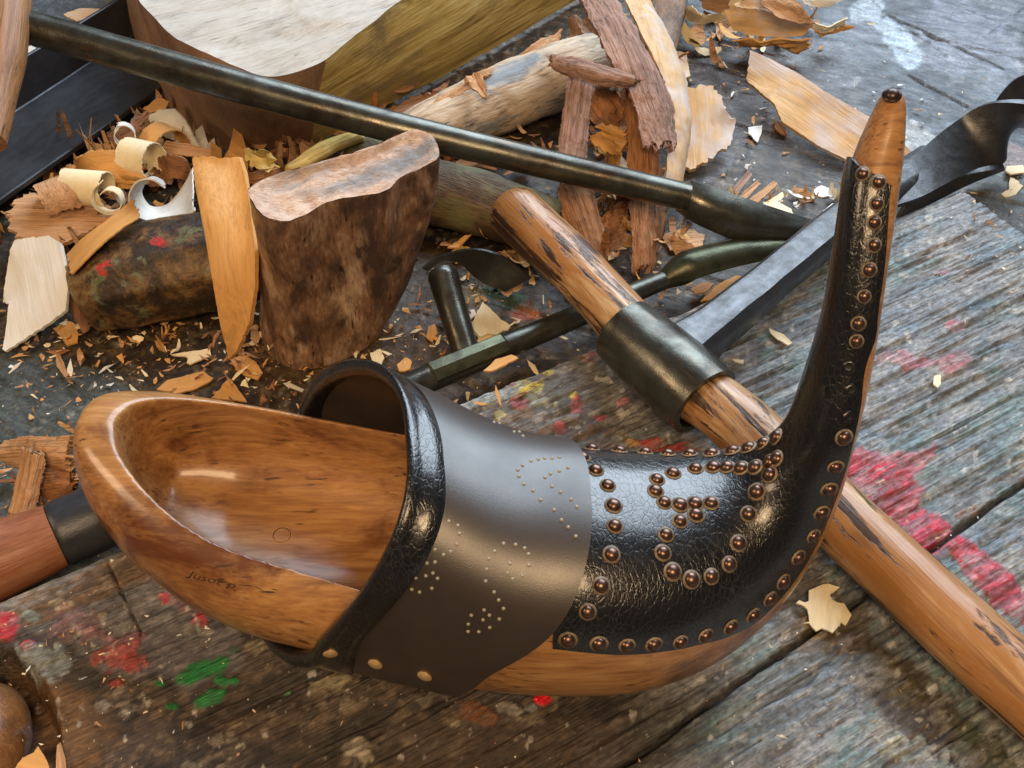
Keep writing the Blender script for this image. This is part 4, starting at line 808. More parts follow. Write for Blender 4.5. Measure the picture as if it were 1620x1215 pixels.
GRP = {'wood_chip': 'wood chips lying on the bench and plank', 'wood_shaving': 'curled wood shavings', 'bark_strip': 'torn fibrous bark strips', 'bark_flake': 'bark flakes around the pale branch', 'splinter': 'splinters of a frayed bundle'}
def pw(L, z=None): return np.array([P(p[0], p[1], p[2] if len(p) > 2 else z) for p in L])
def chip(label, L, mat, cat='wood chip', name='wood_chip', z=0.0, thick=.0010, grain=None, bend=0.0, jag=.0007, rip=.0004, seed=1, group=None, step=.0016, sharp=40):
    group = group or GRP.get(name)
    Wp = pw(L, z); c = Wp.mean(0); X = Wp-c; _, _, vt = np.linalg.svd(X); n = vt[2]*(1 if vt[2][2] > 0 else -1)
    if n[2] < .3: n = nrm(n+np.array([0, -.3, .5]))
    gd = P(*grain[1], z)-P(*grain[0], z) if grain is not None else vt[0]
    x = nrm(gd-n*(gd@n)); y = np.cross(n, x); M = Matrix(((x[0], y[0], n[0], c[0]), (x[1], y[1], n[1], c[1]), (x[2], y[2], n[2], c[2]), (0, 0, 0, 1)))
    Q = np.stack([X@x, X@y, X@n], 1); B = []
    rg = random.Random(seed)
    for k in range(len(Q)):
        a, b = Q[k], Q[(k+1) % len(Q)]; d = np.linalg.norm(b-a); m = max(1, int(d/step)); nd = nrm([-(b-a)[1], (b-a)[0], 0])
        along_ = abs((b-a)[0])/(d+1e-9)
        for j in range(m): B.append(a+(b-a)*j/m+nd*rg.gauss(0, jag)*(1.2-along_)*(.4 if j == 0 else 1))
    B = np.array(B); nb = len(B)
    lo, hi = B.min(0), B.max(0); st = max(.0018, (hi-lo)[:2].max()/45)
    I = [(a+rg.uniform(-.3, .3)*st, b+rg.uniform(-.3, .3)*st) for a in np.arange(lo[0], hi[0], st) for b in np.arange(lo[1], hi[1], st)]
    pts = [Vector(b[:2]) for b in B]+[Vector(p) for p in I]
    r = geometry.delaunay_2d_cdt(pts, [], [list(range(nb))], 1, 1e-6)
    V2 = np.array([list(v) for v in r[0]]); F = [tuple(f) for f in r[2]]
    d2 = ((V2[:, None, 0]-B[None, :, 0])**2+(V2[:, None, 1]-B[None, :, 1])**2)+1e-8; w = 1/d2**1.5; zz = (w@B[:, 2])/w.sum(1)
    zz = zz+bend*(V2[:, 1]**2)*60+(fbm(V2[:, 0]*40, V2[:, 1]*420, None, seed, 3)-.5)*2*rip+(fbm(V2[:, 0]*70, V2[:, 1]*70, None, seed+5, 2)-.5)*rip*2.5
    VT = np.column_stack([V2, zz]); VB = np.column_stack([V2, zz-thick*(.8+.4*fbm(V2[:, 0]*90, V2[:, 1]*90, None, seed, 2))]); N = len(VT)
    cnt = {}
    for f in F:
        for k in range(len(f)): e_ = (f[k], f[(k+1) % len(f)]); cnt[e_] = 1
    FF = F+[tuple(i+N for i in f[::-1]) for f in F]+[(b, a, a+N, b+N) for (a, b) in cnt if (b, a) not in cnt]
    V = np.vstack([VT, VB]); R3 = np.stack([x, y, n], 1); Wd = V@R3.T+c
    return tag(put(name, Wd, FF, mat, M=M, sharp=sharp), label, cat, group)
def strip(label, A, B, mat, cat='shaving', name='wood_shaving', thick=.0007, n=60, m=14, jag=.0010, seed=1, group=None, amp=.0003):
    group = group or GRP.get(name)
    A = pw(A); B = pw(B); bark = name == 'bark_strip'; V, F = ribbon(A, B, thick, n*(2 if bark else 1), m+(8 if bark else 0), jag, seed, .0035 if bark else 0.0); c = V.mean(0)
    if bark: V = rough(V, .0014, 70, seed+9)
    return tag(put(name, rough(V, amp, 120, seed), F, mat, M=frame(c, A[-1]-A[0]), sharp=50), label, cat, group)
def curl(label, px, py, z, axis, up, r0, r1, a0, a1, width, mat, drift=0.0, seed=1, thick=.0005, jag=.0009, group=None, cat='shaving', name='wood_shaving', tail=None):
    group = group or GRP.get(name)
    c = P(px, py, z); ax = nrm(axis); e1 = nrm(np.cross(ax, up)); e2 = np.cross(ax, e1); a = np.linspace(a0, a1, 40); r = np.linspace(r0, r1, 40)
    C = c+r[:, None]*(np.cos(a)[:, None]*e1+np.sin(a)[:, None]*e2)+ax*(drift*np.linspace(-.5, .5, 40))[:, None]
    A, B = C-ax*width/2, C+ax*width/2; V, F = ribbon(A[::3], B[::3], thick, 70, 16, jag, seed)
    return tag(put(name, V, F, mat, M=frame(c, e1, ax), sharp=60), label, cat, group)

GC = ''; GS = 'curled wood shavings'; GB = 'torn bark strips'; GF = 'small chips on the bench'
# big pale block, upper middle
blk = thing('log_block', 'big wood block with pale sawn face and long yellow split side at the top edge', 'wood block', P(420, 180, BZ))
ZT, ZB = .046, BZ+.002
TOP = [(190,-130),(204,-60),(219,2),(248,38),(275,63),(320,87),(345,97),(380,110),(430,121),(500,108),(545,82),(600,45),(665,0),(760,-66),(860,-130)]
BOT = [(176,-130),(184,-60),(192,6),(212,78),(243,140),(268,180),(300,208),(345,234),(392,244),(470,236),(540,206),(640,152),(760,88),(900,8),(1040,-70)]
TP, BP = pw(TOP, ZT), pw(BOT, ZB); TP[:, 2] += np.interp(np.arange(15), [0, 8, 14], [.006, 0, .012])
TPs, BPs = spread(TP, 150), np.stack([catmull(BP, 150)[:, k] for k in range(3)], 1)
TPs = catmull(TP, 150); s = np.linspace(0, 1, 30)[:, None, None]; Wl = TPs[None]*(1-s)+BPs[None]*s
outw = nrm(np.array([0, -1, 0])); Wl += (np.sin(s*math.pi)*.004)*np.array([0, -1.0, 0])
def wall(c0, c1): return Wl[:, c0:c1]
for nm, c0, c1, mt, gdir in (('bark_side', 0, 100, m_side, (0, 0, 1)), ('split_side', 99, 150, m_yel, BPs[149]-BPs[105])):
    G_ = wall(c0, c1); V = G_.reshape(-1, 3); V = rough(V, .0011, 45, 6); F = grid_faces(30, c1-c0)
    put(nm, V, F, mt, blk, frame(V.mean(0), gdir, (0, 1, .2)))
cen = TPs.mean(0)+np.array([0, .03, 0]); rg_ = np.linspace(1, 0, 24)[:, None, None]; G_ = cen+(TPs[None]-cen)*rg_; V = rough(G_.reshape(-1, 3), .0011, 45, 6); V[150:, 2] += (fbm(V[150:, 0]*60-V[150:, 1]*40, V[150:, 1]*90, None, 4, 4)-.5)*.003
put('sawn_face', V, grid_faces(24, 150, True, True), m_face, blk, frame(V.mean(0), P(600, 0, ZT)-P(300, 90, ZT)))

def limb(label, L, r, mat, name='branch_piece', cat='branch', seed=1, amp=.0016, n=70, sq=1.0, ends=True, group=None, endmat=None):
    pth = spread(pw(L), n); q = np.linspace(0, 1, n); rr = np.interp(q, np.linspace(0, 1, len(r)), r)
    if ends: rr = rr*np.minimum(1, .72+np.minimum(q, 1-q)*12)
    V, F = tube(pth, rr, 44, sq=sq); return tag(put(name, rough(rough(V, amp, 45, seed), amp*.35, 190, seed+3), F, mat, M=frame(pth[n//2], pth[-1]-pth[0]), sharp=60), label, cat, group)
limb('pale bark-covered branch lying under the steel rod, below the yellow split side', [(618,232,-.002),(700,196,.000),(800,152,.001),(890,118,.002),(958,92,.002)], [.0125,.0165,.0185,.0190,.0165], m_birch, seed=4)
limb('dark mossy log in shade beneath the long steel rod', [(560,250,-.004),(650,292,-.004),(760,322,-.004),(880,360,-.006)], [.016,.017,.0165,.013], m_dark, seed=7, name='dark_log', cat='log')
limb('grey brown log stub at the top edge beside the bark strips', [(1062,-60,.0),(1052,20,-.001),(1048,88,-.006)], [.0150,.0140,.0085], cw('grey_log', (.30,.20,.14), .5, cross=140, stretch=3, bump=.0012, blotch=(.13,.15,.16), bamt=.4), seed=9, name='log_stub', cat='log')
limb('thin mossy twig lying behind the wooden block', [(455,272,.010),(520,232,.012),(575,214,.014)], [.003,.0045,.003], m_yel, seed=10, amp=.0008, name='twig', cat='twig')

# worn wooden block, tapering to its foot
st_ = thing('worn_wooden_block', 'tall worn brown wooden block with dusty flat top standing behind the clog opening', 'wood block', P(500, 540, BZ))
TR = [(390,302),(412,287),(455,271),(500,259),(545,246),(590,232),(625,214),(655,206),(678,212),(690,230),(692,250),(668,264),(636,280),(612,302),(580,308),(550,314),(518,322),(488,338),(455,350),(425,346),(402,328)]
BR = [(412,505),(420,480),(445,462),(475,452),(505,450),(535,452),(565,458),(588,468),(604,485),(608,505),(604,522),(594,540),(574,556),(552,568),(530,576),(508,582),(486,585),(462,582),(440,572),(424,552),(414,528)]
def ringres(R, n):
    R = np.vstack([R, R[:1]]); return spread(R, n+1)[:-1]
TRw, BRw = ringres(pw(TR, .070), 90), ringres(pw(BR, BZ+.001), 90)
# align the two rings
tq = np.linspace(0, 1, 44); ff = tq**1.75; RR = TRw[None]*(1-ff[:, None, None])+BRw[None]*ff[:, None, None]
RR[:, :, 2] = (TRw[:, 2][None]*(1-tq[:, None])+BRw[:, 2][None]*tq[:, None])
V = RR.reshape(-1, 3); V = rough(rough(V, .0016, 38, 12), .0006, 170, 15); F = [tuple(f) for f in grid_faces(44, 90, True)]
put('block_body', V, F, m_stump, st_, frame(V.mean(0), (0, .1, 1), (0, 1, 0)))
cen = TRw.mean(0); kk = np.linspace(1, 0, 26); G_ = np.array([cen+(TRw-cen)*k for k in kk]); G_[:, :, 2] -= (.0035*sm(1, .75, kk))[:, None]
V = rough(rough(G_.reshape(-1, 3), .0016, 38, 12), .0009, 210, 15); V[90:, 2] += (fbm(V[90:, 0]*110, V[90:, 1]*110, None, 8, 5)-.5)*.0035
put('block_top', V, grid_faces(26, 90, True, True), m_dust, st_, frame(cen, (1, .3, 0)))

bl = thing('stained_wooden_block', 'dark paint-stained wooden block with olive and red spots lying left of the worn block', 'wood block', P(220, 480, BZ))
pth = spread(pw([(122,470,-.002),(170,452,.001),(250,430,.004),(330,412,.004),(400,396,.002)]), 60); q = np.linspace(0, 1, 60)
rr = np.interp(q, [0, .04, .2, .5, 1], [.010, .0150, .0190, .0200, .0195])
cs = [(.95, .1), (1.0, .75), (.35, 1.0), (-.5, .95), (-1, .35), (-.95, -.35), (-.85, -.85), (0, -.95), (.85, -.85), (.9, -.4)]; cs = np.array(cs+[cs[0]]); cs = np.stack([np.interp(np.linspace(0, 10, 60, endpoint=False), np.arange(11), cs[:, k]) for k in (0, 1)], 1)
V, F = tube(pth, rr, prof=cs); V = rough(rough(V, .0022, 34, 22), .0008, 150, 25); put('block_body', V, F, m_stain, bl, frame(pth[30], pth[-1]-pth[0]))
# chips and shavings, upper left heap
chip('long flat orange chip standing on its point against the stained block', [(304,250,.050),(318,246,.052),(350,251,.052),(378,248,.052),(386,272,.050),(396,330,.044),(404,400,.036),(403,452,.026),(394,512,.010),(374,556,-.006),(362,568,-.012),(350,520,.006),(336,440,.026),(320,350,.042),(308,292,.048)], m_orange, thick=.0022, jag=.0003, rip=.0002, seed=3, z=.02)
chip('white grey square-ended chip at the left edge below the bark heap', [(24,380,.006),(76,372,.010),(96,386,.010),(108,440,.004),(104,492,-.002),(60,522,-.010),(8,556,-.016),(4,552,-.016),(14,480,-.008),(4,478,-.010),(12,425,-.002),(16,396,.004)], m_white, grain=((50,375),(30,550)), thick=.0016, jag=.0004, seed=4)
strip('long pale orange shaving arching over the stained block toward the curl', [(112,436,.018),(140,408,.024),(180,372,.028),(222,344,.026)], [(106,404,.010),(128,380,.020),(170,348,.026),(210,316,.026)], m_orange, seed=5, jag=.0006)
chip('fan-shaped pinkish bark chip with frayed edge behind the white grey chip', [(22,372),(14,352),(18,322),(45,300),(80,318),(112,308),(150,312),(176,328),(196,342),(168,352),(140,362),(112,376),(84,384),(56,372)], m_fiber, z=.002, grain=((20,340),(190,340)), jag=.0016, thick=.002, seed=6, rip=.0008, bend=-.06)
strip('white C-shaped curl with a flat tail right of the cream shavings', [(262,298,.034),(236,283,.040),(212,292,.036),(204,318,.026),(218,344,.014),(255,351,.006),(288,348,.006),(308,334,.012)], [(258,286,.030),(242,280,.034),(230,288,.028),(224,306,.016),(238,326,.004),(264,324,.000),(288,298,.006),(304,268,.016)], m_white, seed=7, jag=.0006, n=80)
curl('cream rolled shaving left of the C-shaped curl', 138, 296, .010, (1, -.18, .05), (0, 0, 1), .0095, .0075, .9, -4.0, .022, m_cream, seed=8, jag=.0012)
curl('small tight cream spiral at the end of the cream roll', 174, 314, .012, (0.1, -.8, .35), (0, 0, 1), .0085, .0045, -1.2, 5.4, .008, m_cream, seed=9)
curl('cream dome-shaped rolled shaving near the steel angle bar', 224, 250, .014, (1, -.45, .1), (0, 0, 1), .0100, .0080, .7, -4.3, .017, m_cream, seed=10, jag=.0014)
curl('small cream ringlet lying highest in the shavings heap', 196, 214, .016, (.3, -.9, .3), (0, 0, 1), .0045, .0060, -1, 4.8, .007, m_white, seed=77)
strip('orange dish-shaped bark shaving between the two cream rolls', [(118,252,.014),(140,240,.020),(170,236,.020),(196,246,.016)], [(122,268,.000),(150,282,.004),(180,290,.006),(232,288,.010)], m_orange, seed=11, jag=.0014)
curl('loose tan shaving half unrolled against the angle bar, above the fan bark chip', 96, 318, .004, (.9, .5, .1), (0, 0, 1), .0130, .0105, -.2, -3.3, .016, m_fiber, seed=81, jag=.0013)
curl('pale orange loose shaving arching behind the cream dome roll', 262, 232, .004, (.8, -.7, .1), (0, 0, 1), .0120, .0100, -.4, -3.4, .014, m_orange, seed=82, jag=.0013)
chip('thin orange flake lying under the cream dome shaving', [(165,262,.01),(200,276,.014),(240,284,.014),(226,294,.006),(190,300,.004),(180,290,.004)], m_orange, seed=31)
strip('pinkish comb-like fibrous scrap touching the steel angle bar', [(168,214,.006),(180,202,.010),(200,196,.014),(224,182,.020)], [(178,236,-.002),(192,232,.002),(214,228,.006),(232,210,.008)], m_pink, seed=12, jag=.003)
chip('white leaf-shaped chip leaning on the pale sawn block', [(234,184,.010),(250,174,.014),(275,172,.016),(292,190,.014),(306,215,.006),(318,238,.000),(290,228,.000),(262,218,.000),(244,204,.004)], m_white, z=.008, seed=13, jag=.0003, grain=((240,190),(310,230)))
chip('small orange scrap between the angle bar and the white leaf chip', [(226,172,.006),(250,154,.012),(268,160,.012),(262,172,.008),(240,178,.006)], m_orange, seed=14)
strip('brown rolled bark scrap right of the cream dome shaving', [(250,250,.012),(270,244,.020),(292,250,.020),(302,268,.012)], [(256,288,.000),(272,282,.006),(290,284,.006),(300,290,.000)], m_rust, seed=15)
chip('thin pinkish splinter lying below the white leaf chip', [(262,222,.008),(300,228,.008),(342,238,.006),(345,246,.004),(310,248,.004),(262,244,.004),(256,232,.006)], m_fiber, seed=16, jag=.001)
chip('crumpled yellowish leaf behind the long orange chip', [(382,236,.014),(404,240,.018),(418,236,.018),(432,250,.012),(440,268,.004),(424,274,.008),(404,268,.010),(388,256,.010)], m_yel, seed=17, jag=.001, rip=.003, thick=.0006, cat='leaf', name='dry_leaf')
chip('ragged orange bark scrap between the long orange chip and worn block', [(380,262,.008),(400,272,.010),(420,268,.008),(450,262,.006),(440,280,.002),(410,290,.004),(386,292,.004)], m_rust, seed=18, rip=.002, jag=.002)
chip('brown curved bark scrap at the foot of the white grey chip', [(104,420,.006),(112,440,.004),(122,470,-.004),(140,520,-.014),(132,528,-.015),(112,490,-.010),(104,452,-.002)], m_brown, seed=19)
chip('orange flake under the white grey chip lower tip', [(84,520),(104,508),(124,514),(122,540),(106,546),(96,532)], m_orange, z=BZ+.002, seed=20)
chip('short pale splinter on the dark bench above the fibrous orange scrap', [(88,562),(94,558),(108,592),(104,598),(90,580)], m_fiber, z=BZ+.002, seed=21)
# fibrous scrap left of the heel
strip('horizontal fibrous orange scrap at the left edge beside the clog heel', [(10,700,-.006),(45,692,.000),(80,692,.004),(120,690,.006)], [(8,724,-.012),(30,738,-.014),(70,744,-.012),(118,760,-.010)], m_fiber, seed=22, thick=.003, jag=.0018, amp=.0008, cat='bark strip', name='bark_strip')
strip('upright fibrous orange splinter crossing the scrap beside the clog heel', [(44,708,.006),(38,740,.000),(30,775,-.006),(22,812,-.012)], [(70,716,.006),(66,745,.000),(58,775,-.006),(48,812,-.012)], m_fiber, seed=23, thick=.004, jag=.0014, amp=.0008, cat='bark strip', name='bark_strip')
strip('darker fibrous scrap directly against the clog heel', [(68,740,-.006),(90,735,-.004),(116,735,-.004)], [(72,778,-.014),(92,786,-.014),(118,780,-.014)], m_rust, seed=24, thick=.003, jag=.0018, amp=.0008, cat='bark strip', name='bark_strip')

# bark strips beside the pale branch
strip('broad pinkish fibrous bark strip standing highest of the bark strips', [(912,-14,.050),(938,40,.050),(966,96,.046),(1000,160,.036),(1016,236,.024)], [(962,-14,.046),(994,38,.044),(1026,92,.040),(1056,160,.030),(1066,232,.020)], m_pink, seed=25, thick=.0035, jag=.0022, amp=.0010, cat='bark strip', name='bark_strip', m=18)
strip('smooth tan curved plate of wood right of the pinkish bark strip', [(985,-10,.030),(1016,60,.030),(1048,130,.022),(1062,200,.014),(1048,296,.000)], [(1020,-10,.020),(1056,58,.020),(1082,124,.014),(1090,200,.006),(1076,292,-.010)], m_tan, seed=26, thick=.002, jag=.0010, cat='bark strip', name='bark_strip')
strip('short pinkish splinter jutting left across the bark strips', [(874,92,.052),(914,96,.052),(958,108,.050),(1004,124,.046)], [(882,110,.046),(920,124,.046),(962,134,.044),(1004,132,.044)], m_pink, seed=27, thick=.003, jag=.0016, amp=.0010, cat='bark strip', name='bark_strip')
strip('upright rusty bark strip behind the steel rod right of the pale branch', [(904,116,.040),(896,170,.034),(884,252,.022)], [(938,122,.040),(930,180,.034),(922,262,.020)], m_pink, seed=28, thick=.004, jag=.0014, amp=.0010, cat='bark strip', name='bark_strip')
strip('long rust brown bark strip running down below the steel rod', [(992,140,.030),(996,240,.014),(1000,330,-.002),(1002,436,-.014)], [(1028,150,.028),(1040,250,.012),(1052,330,-.004),(1030,424,-.015)], m_rust, seed=29, thick=.003, jag=.0018, amp=.0012, cat='bark strip', name='bark_strip')
strip('brown bark strip half hidden below the rod above the adze handle', [(884,296,.004),(896,350,-.002),(926,412,-.010)], [(936,300,.004),(950,360,-.004),(962,430,-.012)], m_rust, seed=30, thick=.003, jag=.0018, amp=.0010, cat='bark strip', name='bark_strip')
for k, (lb, L, mt) in enumerate([('crumpled rust bark flake between the two upright strips', [(926,150,.024),(944,138,.030),(972,142,.030),(988,168,.026),(980,200,.020),(950,206,.016),(930,184,.018)], m_rust), ('orange bark crumb below the crumpled rust flake', [(940,200,.018),(966,196,.022),(990,212,.020),(984,246,.012),(956,240,.008),(940,226,.010)], m_orange),
        ('dull green mossy scrap behind the steel rod between bark strips', [(944,210,.006),(962,206,.008),(976,232,.004),(960,250,.000),(946,236,.002)], m_yel), ('dark bark flake above the crumpled rust flake', [(900,30,.016),(930,20,.020),(952,48,.020),(944,80,.016),(910,78,.012),(896,56,.012)], m_brown),
        ('ragged orange bark lip along the upper side of the pale branch', [(690,160,.014),(740,128,.018),(800,92,.020),(860,62,.020),(890,46,.020),(880,70,.018),(820,98,.018),(760,130,.018),(700,170,.014)], m_fiber), ('peeling orange flake on top of the pale branch', [(734,128,.024),(748,112,.026),(760,118,.026),(770,140,.024),(768,154,.022),(752,146,.022)], m_fiber),
        ('yellowish brown bark lip between the branch and the yellow split side', [(600,176,.010),(660,150,.016),(700,142,.016),(690,165,.012),(640,190,.008)], m_brown)]):
    chip(lb, L, mt, seed=40+k, rip=.003, jag=.0018, thick=.0016, cat='bark flake', name='bark_flake')

# chips to the right
chip('fan-shaped tan chip with frayed right edge beside the tan plate', [(1060,146,.002),(1092,140,.004),(1122,136,.004),(1140,150,.002),(1148,172,.000),(1164,194,-.006),(1156,230,-.010),(1134,246,-.012),(1092,268,-.014),(1080,262,-.014),(1076,200,-.006)], m_tan, grain=((1100,140),(1115,260)), jag=.0014, thick=.003, seed=50, rip=.0008)
chip('long broad tan chip lying on the bench behind the clog tip', [(1186,80,.004),(1225,96,.004),(1262,116,.003),(1300,142,.002),(1345,168,.000),(1392,196,-.002),(1424,222,-.004),(1454,252,-.008),(1400,264,-.014),(1352,258,-.014),(1300,234,-.013),(1260,208,-.012),(1238,194,-.010),(1225,165,-.006),(1182,128,-.006)], m_tan, grain=((1190,100),(1440,250)), jag=.0006, thick=.003, seed=51, rip=.0006, bend=.03)
for k, (a, b, c_, d, mt) in enumerate([((1140,322),(1184,268),(1190,276),(1152,326), m_pink), ((1156,322),(1198,284),(1204,290),(1166,328), m_fiber), ((1172,326),(1224,286),(1230,292),(1186,332), m_fiber), ((1190,332),(1238,304),(1240,312),(1200,342), m_cream)]):
    chip(['leftmost pink', 'second', 'third', 'rightmost pale'][k]+' splinter of the frayed bundle above the gouge blade', [(*a, -.006), (*b, -.012), (*c_, -.012), (*d, -.008)], mt, z=-.01, seed=60+k, jag=.0006, thick=.0016, name='splinter', cat='splinter', grain=(a, b))
chip('pale curved chip just above the gouge blade edge', [(1205,330),(1230,318),(1252,330),(1262,352),(1240,350)], m_cream, z=-.010, seed=65)
chip('pale splintered chip left of the clog point above the gouge tip', [(1282,352),(1316,322),(1336,318),(1332,338),(1300,362)], m_white, z=-.012, seed=66, jag=.001)
for k, (lb, L, mt) in enumerate([
 ('pale yellow curved shaving at the left end of the top right heap', [(1078,14,.000),(1096,8,.006),(1110,24,.004),(1140,22,.008),(1164,-6,.016),(1172,0,.012),(1150,30,.002),(1112,38,-.004),(1086,32,-.008)], m_cream),
 ('tan curled shaving in the middle of the top right heap', [(1150,30,.006),(1160,6,.014),(1190,-4,.018),(1230,2,.016),(1270,22,.012),(1288,40,.004),(1270,56,-.002),(1230,60,-.004),(1190,56,-.004),(1162,48,.000)], m_tan),
 ('orange shaving at the bottom of the top right heap', [(1160,60,-.006),(1200,66,-.004),(1244,64,-.002),(1284,58,.000),(1282,70,-.008),(1264,82,-.014),(1222,76,-.014),(1176,70,-.014)], m_orange),
 ('pinkish top shaving of the top right heap', [(1200,-14,.024),(1240,-10,.026),(1268,10,.022),(1290,38,.012),(1262,38,.014),(1228,26,.018),(1206,10,.020)], m_fiber),
 ('thin white sliver at the right end of the top right heap', [(1284,32,.000),(1312,36,.000),(1342,28,.002),(1334,40,-.004),(1300,48,-.008),(1288,44,-.006)], m_cream),
 ('thin orange sliver below the white sliver of the top right heap', [(1288,46,-.006),(1330,38,-.004),(1352,42,-.006),(1320,52,-.010),(1296,56,-.012)], m_orange),
 ('grey flat scrap at the top edge behind the top right heap', [(1255,-8,.000),(1300,-10,.000),(1334,0,-.004),(1310,12,-.008),(1274,8,-.004)], m_white),
 ('brown bark lump inside the top right heap', [(1108,-10,.010),(1150,-16,.016),(1200,-10,.014),(1180,14,.008),(1140,22,.002),(1112,14,.002)], m_brown)]):
    chip(lb, L, mt, seed=70+k, rip=.0022, jag=.0010, thick=.0010, cat='shaving', name='wood_shaving')
flat = [
 ('beige chip in the gap between the wooden handle, steel rod and angle bar', [(26,70),(50,72),(66,82),(40,100),(22,116)], m_white, BZ+.004), ('pale crumpled chip above the steel rod behind the angle bar', [(100,22),(128,12),(160,14),(148,28),(120,32)], m_tan, BZ+.006),
 ('small brown chip on the dark bench below the top right heap', [(1131,90),(1138,88),(1148,106),(1138,104)], m_fiber, BZ+.001), ('pinkish chip standing left of the top right heap', [(1132,38),(1142,36),(1145,56),(1139,64),(1133,52)], m_fiber, BZ+.003),
 ('white green chip left of the long tan chip', [(1184,202),(1206,198),(1204,212),(1198,226),(1184,212)], m_white, BZ+.001), ('brown flake tucked under the long tan chip', [(1224,190),(1240,194),(1246,212),(1236,210),(1226,202)], m_rust, BZ+.002),
 ('white oval chip midway between gouge blade and clog point', [(1286,298),(1300,292),(1314,296),(1317,308),(1302,311),(1290,306)], m_white, BZ+.001), ('dark brown flake above the gouge tip', [(1260,312),(1282,308),(1286,318),(1268,322)], m_brown, BZ+.001),
 ('cream block-shaped chip at the right edge above its torn neighbour', [(1593,262),(1618,260),(1622,272),(1600,274),(1592,270)], m_cream, BZ+.003), ('torn cream chip at the right edge below the block-shaped one', [(1598,280),(1612,286),(1620,292),(1608,306),(1590,312),(1584,306),(1596,300)], m_cream, BZ+.001),
 ('orange leaf-shaped flake right behind the clog heel rim', [(248,616),(264,602),(290,594),(322,588),(338,598),(330,606),(310,614),(282,622)], m_orange, BZ+.002), ('triangular orange flake behind the clog rim', [(334,628),(348,612),(362,598),(374,610),(390,634)], m_orange, BZ+.003),
 ('ragged orange flake below the tip of the long orange chip', [(366,566),(384,560),(404,572),(416,590),(408,600),(388,594),(372,584)], m_orange, BZ+.002), ('pale orange flake left of the long orange chip tip', [(270,560),(300,556),(332,552),(334,562),(318,568),(300,576),(296,564)], m_cream, BZ+.002),
 ('pale fan-shaped chip between the scraper shaft and adze handle', [(744,518),(752,500),(764,476),(778,492),(808,518),(786,528),(758,532)], m_cream, BZ+.003), ('cream pebble-like chip left of the pale fan-shaped chip', [(738,490),(750,488),(754,498),(746,504),(738,500)], m_white, BZ+.002),
 ('cream square flake below the pale fan-shaped chip', [(752,524),(790,522),(786,534),(758,546)], m_cream, BZ+.002), ('orange chip between the worn block and scraper shaft', [(678,516),(688,512),(692,526),(684,540),(674,530)], m_orange, BZ+.002),
 ('pale flake at the right foot of the worn wooden block', [(585,558),(602,552),(608,566),(600,586),(590,574)], m_cream, BZ+.002), ('orange flake just above the black clog collar', [(628,578),(642,566),(652,574),(648,586),(632,588)], m_orange, BZ+.002),
 ('yellow chip behind the twisted scraper blade', [(714,396),(728,386),(744,392),(738,400),(722,404)], m_yel, BZ+.006), ('long thin orange splinter above the twisted scraper blade', [(708,392),(736,372),(746,370),(726,390)], m_orange, BZ+.008),
 ('yellow orange chip under the adze shank', [(1108,478),(1130,452),(1165,436),(1185,440),(1160,458),(1130,474)], m_orange, BZ+.003), ('pinkish chip under the adze shank left of the yellow one', [(1092,458),(1112,446),(1130,448),(1118,462),(1100,466)], m_fiber, BZ+.004),
 ('pale flat chip beyond the spoon blade', [(1180,378),(1216,372),(1240,384),(1216,394),(1190,392)], m_white, BZ+.001), ('pale chip beside the rusty strip below the steel rod', [(1044,372),(1080,360),(1116,372),(1110,392),(1060,396)], m_fiber, BZ+.002),
 ('pale chip below the bark strips above the steel rod', [(958,252),(980,244),(998,262),(990,276),(966,268)], m_cream, BZ+.004), ('tan round-edged chip between the tan plate and fan chip', [(1068,80),(1086,84),(1092,120),(1074,130)], m_tan, BZ+.004),
 ('orange leaf-like shaving at the plank edge behind the clog', [(765,588),(784,568),(810,560),(820,566),(800,576),(780,586)], m_orange, -.002),
]
for k, (lb, L, mt, z) in enumerate(flat): chip(lb, L, mt, z=z, seed=100+k, jag=.0006, thick=.0009, rip=.0006)
onp = [
 ('jagged cream chip on the plank right of the clog toe', [(1080+x/3, 810+y/3) for x, y in [(600,370),(645,345),(745,355),(700,385),(765,430),(805,480),(780,520),(755,515),(740,545),(715,567),(690,552),(640,552),(575,525),(605,515),(590,460),(538,430),(600,418)]], m_cream),
 ('curled cream sliver on the plank left of the studded toe', [(1080+x/3, 405+y/3) for x, y in [(412,340),(440,355),(480,372),(522,410),(500,420),(450,395),(418,368)]], m_cream),
 ('small cream sliver on the plank near the adze eye', [(1080+x/3, 405+y/3) for x, y in [(232,485),(290,492),(288,510),(250,502)]], m_cream),
 ('small square cream chip at the clog sole near the three tacks', [(705,1081),(720,1083),(719,1098),(706,1096)], m_cream),
 ('tiny cream chip on the grey plank right of the upright studded toe', [(1478,594),(1488,592),(1489,606),(1484,612),(1477,606)], m_cream),
 ('pale pointed splinter standing at the lower left corner', [(91,1180),(96,1174),(103,1200),(105,1222),(88,1222)], m_fiber),
 ('torn orange chip beside the round knob in the lower left corner', [(22,1222),(36,1200),(52,1190),(60,1180),(70,1196),(78,1214),(70,1224)], m_orange)]
for k, (lb, L, mt) in enumerate(onp): chip(lb, L, mt, z=.0030 if k == 0 else .0018, seed=140+k, jag=.0008 if k == 0 else .0004, thick=.0008, rip=.0016 if k == 0 else .0006, bend=-.12 if k == 0 else 0)

